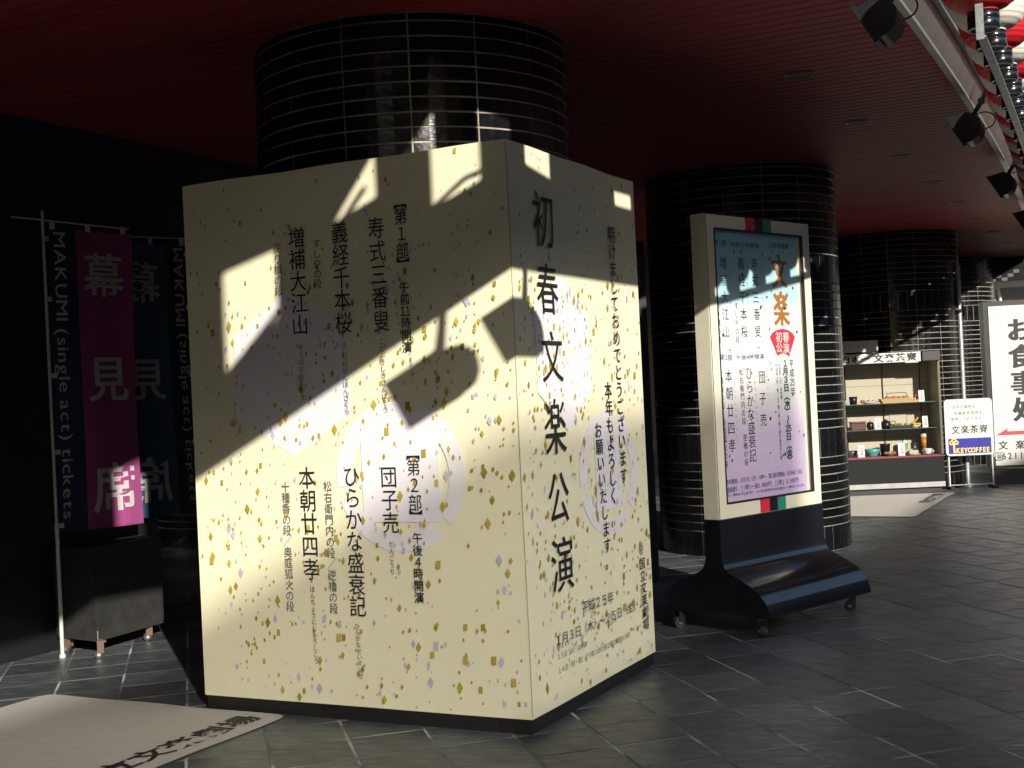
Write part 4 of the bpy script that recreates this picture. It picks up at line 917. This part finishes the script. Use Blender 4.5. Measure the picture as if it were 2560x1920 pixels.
# dark poster board glimpsed between the cream box and the poster stand column
t = thing('dark_poster_board', 'dark board with faint ring crests just right of the cream box', 'board', (.93, 9.75, 0), R_(20))
mb = MB(); mb.bbox(-.5, .12, 0, .05, .05, 2.62); mb.build('board', mat('dark_purple_board', (.018, .014, .022), rough=.6), t)
mb = MB()
for cz2, r2 in ((2.45, .09), (2.3, .11), (2.13, .09)):
    vs = []
    for k in range(25):
        tt = 2*math.pi*k/24
        for r in (r2*.85, r2): vs.append((-.02+r*math.cos(tt)*.9, -.001-.0002*cz2, cz2+r*math.sin(tt)))
    mb.add(vs, [(2*k, 2*k+1, 2*k+3, 2*k+2) for k in range(24)])
mb.build('ring_crests', mat('dull_violet_print', (.10, .08, .12), rough=.7), t)

# ================================================================== FLOODLIGHTS on the edge beam
def floodlight(s, a, zt, label, aim=0.0, tilt=0.0, arm_to=None, sc_=1.0):
    """zt: lowest point; local x = direction the lamp faces"""
    t = thing('floodlight', label, 'floodlight', W(s, a, zt), math.atan2(-N2[1], -N2[0]), 'black floodlights hanging from the edge beam')
    w = .23*sc_
    pr = [(.03, .0), (.07, .012), (.115, .045), (.135, .10), (.13, .15), (.105, .19), (.04, .215), (-.073, .188)]
    # housing: curved back, open front between (-.075,.19) and (.02,.02) tilted down
    pts = [(-x*1.0, z) for x, z in pr]; mb = MB()
    mb.prism([(x*sc_, -w/2, z*sc_) for x, z in pts], (0, w, 0)); o = mb.build('housing', m_blackm, t); bv = o.modifiers.new('b', 'BEVEL'); bv.width = .004; bv.segments = 2
    fx0, fz0, fx1, fz1 = -.032*sc_, .0, .075*sc_, .185*sc_; dv = Vector((fx1-fx0, 0, fz1-fz0)); nv = Vector((dv.z, 0, -dv.x)).normalized()
    mb = MB(); p0 = Vector((fx0, 0, fz0))-dv*.06; p1 = Vector((fx1, 0, fz1))+dv*.06
    mb.prism([p0+Vector((0, -w*.55, 0)), p1+Vector((0, -w*.55, 0)), p1+nv*.022+Vector((0, -w*.55, 0)), p0+nv*.022+Vector((0, -w*.55, 0))], (0, w*1.1, 0)); mb.build('front_rim', m_blackm, t)
    mb = MB(); q0 = p0+dv*.12+nv*.0225; q1 = p1-dv*.12+nv*.0225
    mb.add([q0+Vector((0, -w*.46, 0)), q1+Vector((0, -w*.46, 0)), q1+Vector((0, w*.46, 0)), q0+Vector((0, w*.46, 0))], [(0, 1, 2, 3)]); mb.build('lens', mat('lamp_lens', (.09, .10, .09), rough=.2) if 'lamp_lens' not in bpy.data.materials else bpy.data.materials['lamp_lens'], t)
    top = Vector((-.06, 0, .20))*sc_; beam = Vector((-.20, .10, HC+.06-zt)) if arm_to is None else arm_to
    mb = MB(); mid = top*.45+beam*.55+Vector((0, -.02, -.02)); mb.path([top-Vector((0, 0, .02)), mid], .017, 8); mb.path([mid, beam], .014, 8); mb.tube(mid-Vector((0, .02, 0)), mid+Vector((0, .02, 0)), .024, 10); mb.build('arm', m_blackm, t)
    mb = MB(); cp = [Vector((-.15, .02, .10))*sc_+Vector((-.07*math.sin(q)*1.0-.0, .03*q/3.14, .055*(1-math.cos(q)))) for q in [i*math.pi*1.5/12 for i in range(13)]]; mb.path([Vector((-.15, .02, .10))*sc_]+cp+[mid], .005, 6); mb.build('cable', m_blackm, t)
    return t
floodlight(1.40, 1.17, 3.08, 'nearest black floodlight, cut by the top edge of the picture', sc_=.88)
floodlight(1.36, 4.37, 3.08, 'second black floodlight with a looped cable, hanging below the edge beam')
floodlight(1.27, 7.39, 3.08, 'third black floodlight from the viewer, near the right edge of the picture')
floodlight(1.18, 10.47, 3.08, 'fourth black floodlight, cut by the right edge of the picture')
floodlight(1.80, -2.10, 2.58, 'black floodlight above the entrance, shading the left face of the cream box', aim=1.1, sc_=1.05)
floodlight(1.80, -1.62, 2.60, 'black floodlight above the entrance, shading the right face of the cream box', aim=-.9, sc_=1.0)

# ================================================================== LANTERN ROW AND RAIL
m_lred = mat('red_lantern_paper', (.56, .012, .02), rough=.55, bump=.1, bscale=60); m_lwht = mat('white_lantern_paper', (.70, .68, .62), rough=.6, bump=.1, bscale=60)
def shade_me(nm, m):
    pr = []; n = 64; H_ = .44; Rm = .178
    for i in range(n+1):
        u = i/n; z = H_*u; base = Rm*(1-abs(2*u-1)**3.2)**(1/2.4) if 0 < u < 1 else .06
        base = max(.062, base); pr.append((base+.0028*math.cos(2*math.pi*u*22), z))
    return MB().lathe(pr, n=36).mesh(nm, m)
sh_r, sh_w = shade_me('paper_shade', m_lred), shade_me('paper_shade', m_lwht)
col_b = MB().lathe([(0, .012), (.056, .012), (.058, .0), (.064, .0), (.066, .004), (.066, .034), (.0648, .036), (.0648, .038), (.066, .040), (.066, .074), (.05, .08)], n=28).mesh('bottom_collar', m_gloss)
col_t = MB().lathe([(.05, 0), (.066, .006), (.066, .055), (.03, .06), (0, .06)], n=24).mesh('top_collar', m_gloss)
hang = MB().tube((0, 0, 0), (0, 0, .16), .004, 6).mesh('hook', m_galv)
ordn = ['first', 'second', 'third', 'fourth', 'fifth', 'sixth', 'seventh', 'eighth', 'ninth', 'tenth', 'eleventh', 'twelfth', 'thirteenth', 'fourteenth']
cnt = {'r': 0, 'w': 0}
for q in range(0, 42):
    a_ = .73+.366*q; red = q % 2 == 0; key = 'r' if red else 'w'; c = cnt[key]; cnt[key] += 1; nm = 'red' if red else 'white'
    lab = ('%s %s paper lantern of the hanging row, counted from the top edge of the picture' % (ordn[c], nm)) if c < 14 else 'small %s paper lantern far along the hanging row, beyond the fourteenth %s one' % (nm, nm)
    t = thing('paper_lantern', lab, 'lantern', W(s_row(a_), a_, 2.955), random.uniform(0, 6), '%s paper lanterns in the row' % nm)
    obj('paper_shade', sh_r if red else sh_w, t, (random.uniform(-.004, .004), 0, .075)); obj('bottom_collar', col_b, t); obj('top_collar', col_t, t, (0, 0, .51)); obj('hook', hang, t, (0, 0, .565))
rl = thing('lantern_rail', 'long galvanised steel rail with an upturned near end below the paper lanterns', 'rail', W(0, 0, 0))
base = W(0, 0)
sweep('angle_bar', [(-.022, 2.905), (.014, 2.905), (.014, 2.911), (-.016, 2.911), (-.016, 2.940), (-.022, 2.940)][::-1], m_galv, .645, 14.5, rl, 5, .003, s_row, 6)
mb = MB(); mb.prism([W(s, a, 2.895)-base for s, a in ((1.908, .638), (1.940, .638), (1.940, .644), (1.908, .644))], (0, 0, .8)); mb.build('end_hanger', m_galv, rl)
for q in range(4):
    mb = MB(); a_ = 4.0+3*q; r0 = s_row(a_); mb.prism([W(s, a, 2.94)-base for s, a in ((r0-.02, a_), (r0+.01, a_), (r0+.01, a_+.005), (r0-.02, a_+.005))], (0, 0, .8)); mb.build('hanger', m_galv, rl)
pp = thing('hanging_pipe', 'steel pipe above the row from which the paper lanterns hang', 'pipe', W(0, 0, 0))
sweep('pipe', [(-.02, 3.72), (.02, 3.72), (.02, 3.76), (-.02, 3.76)], m_galv, .2, 15.5, pp, 5, .003, s_row, 4)
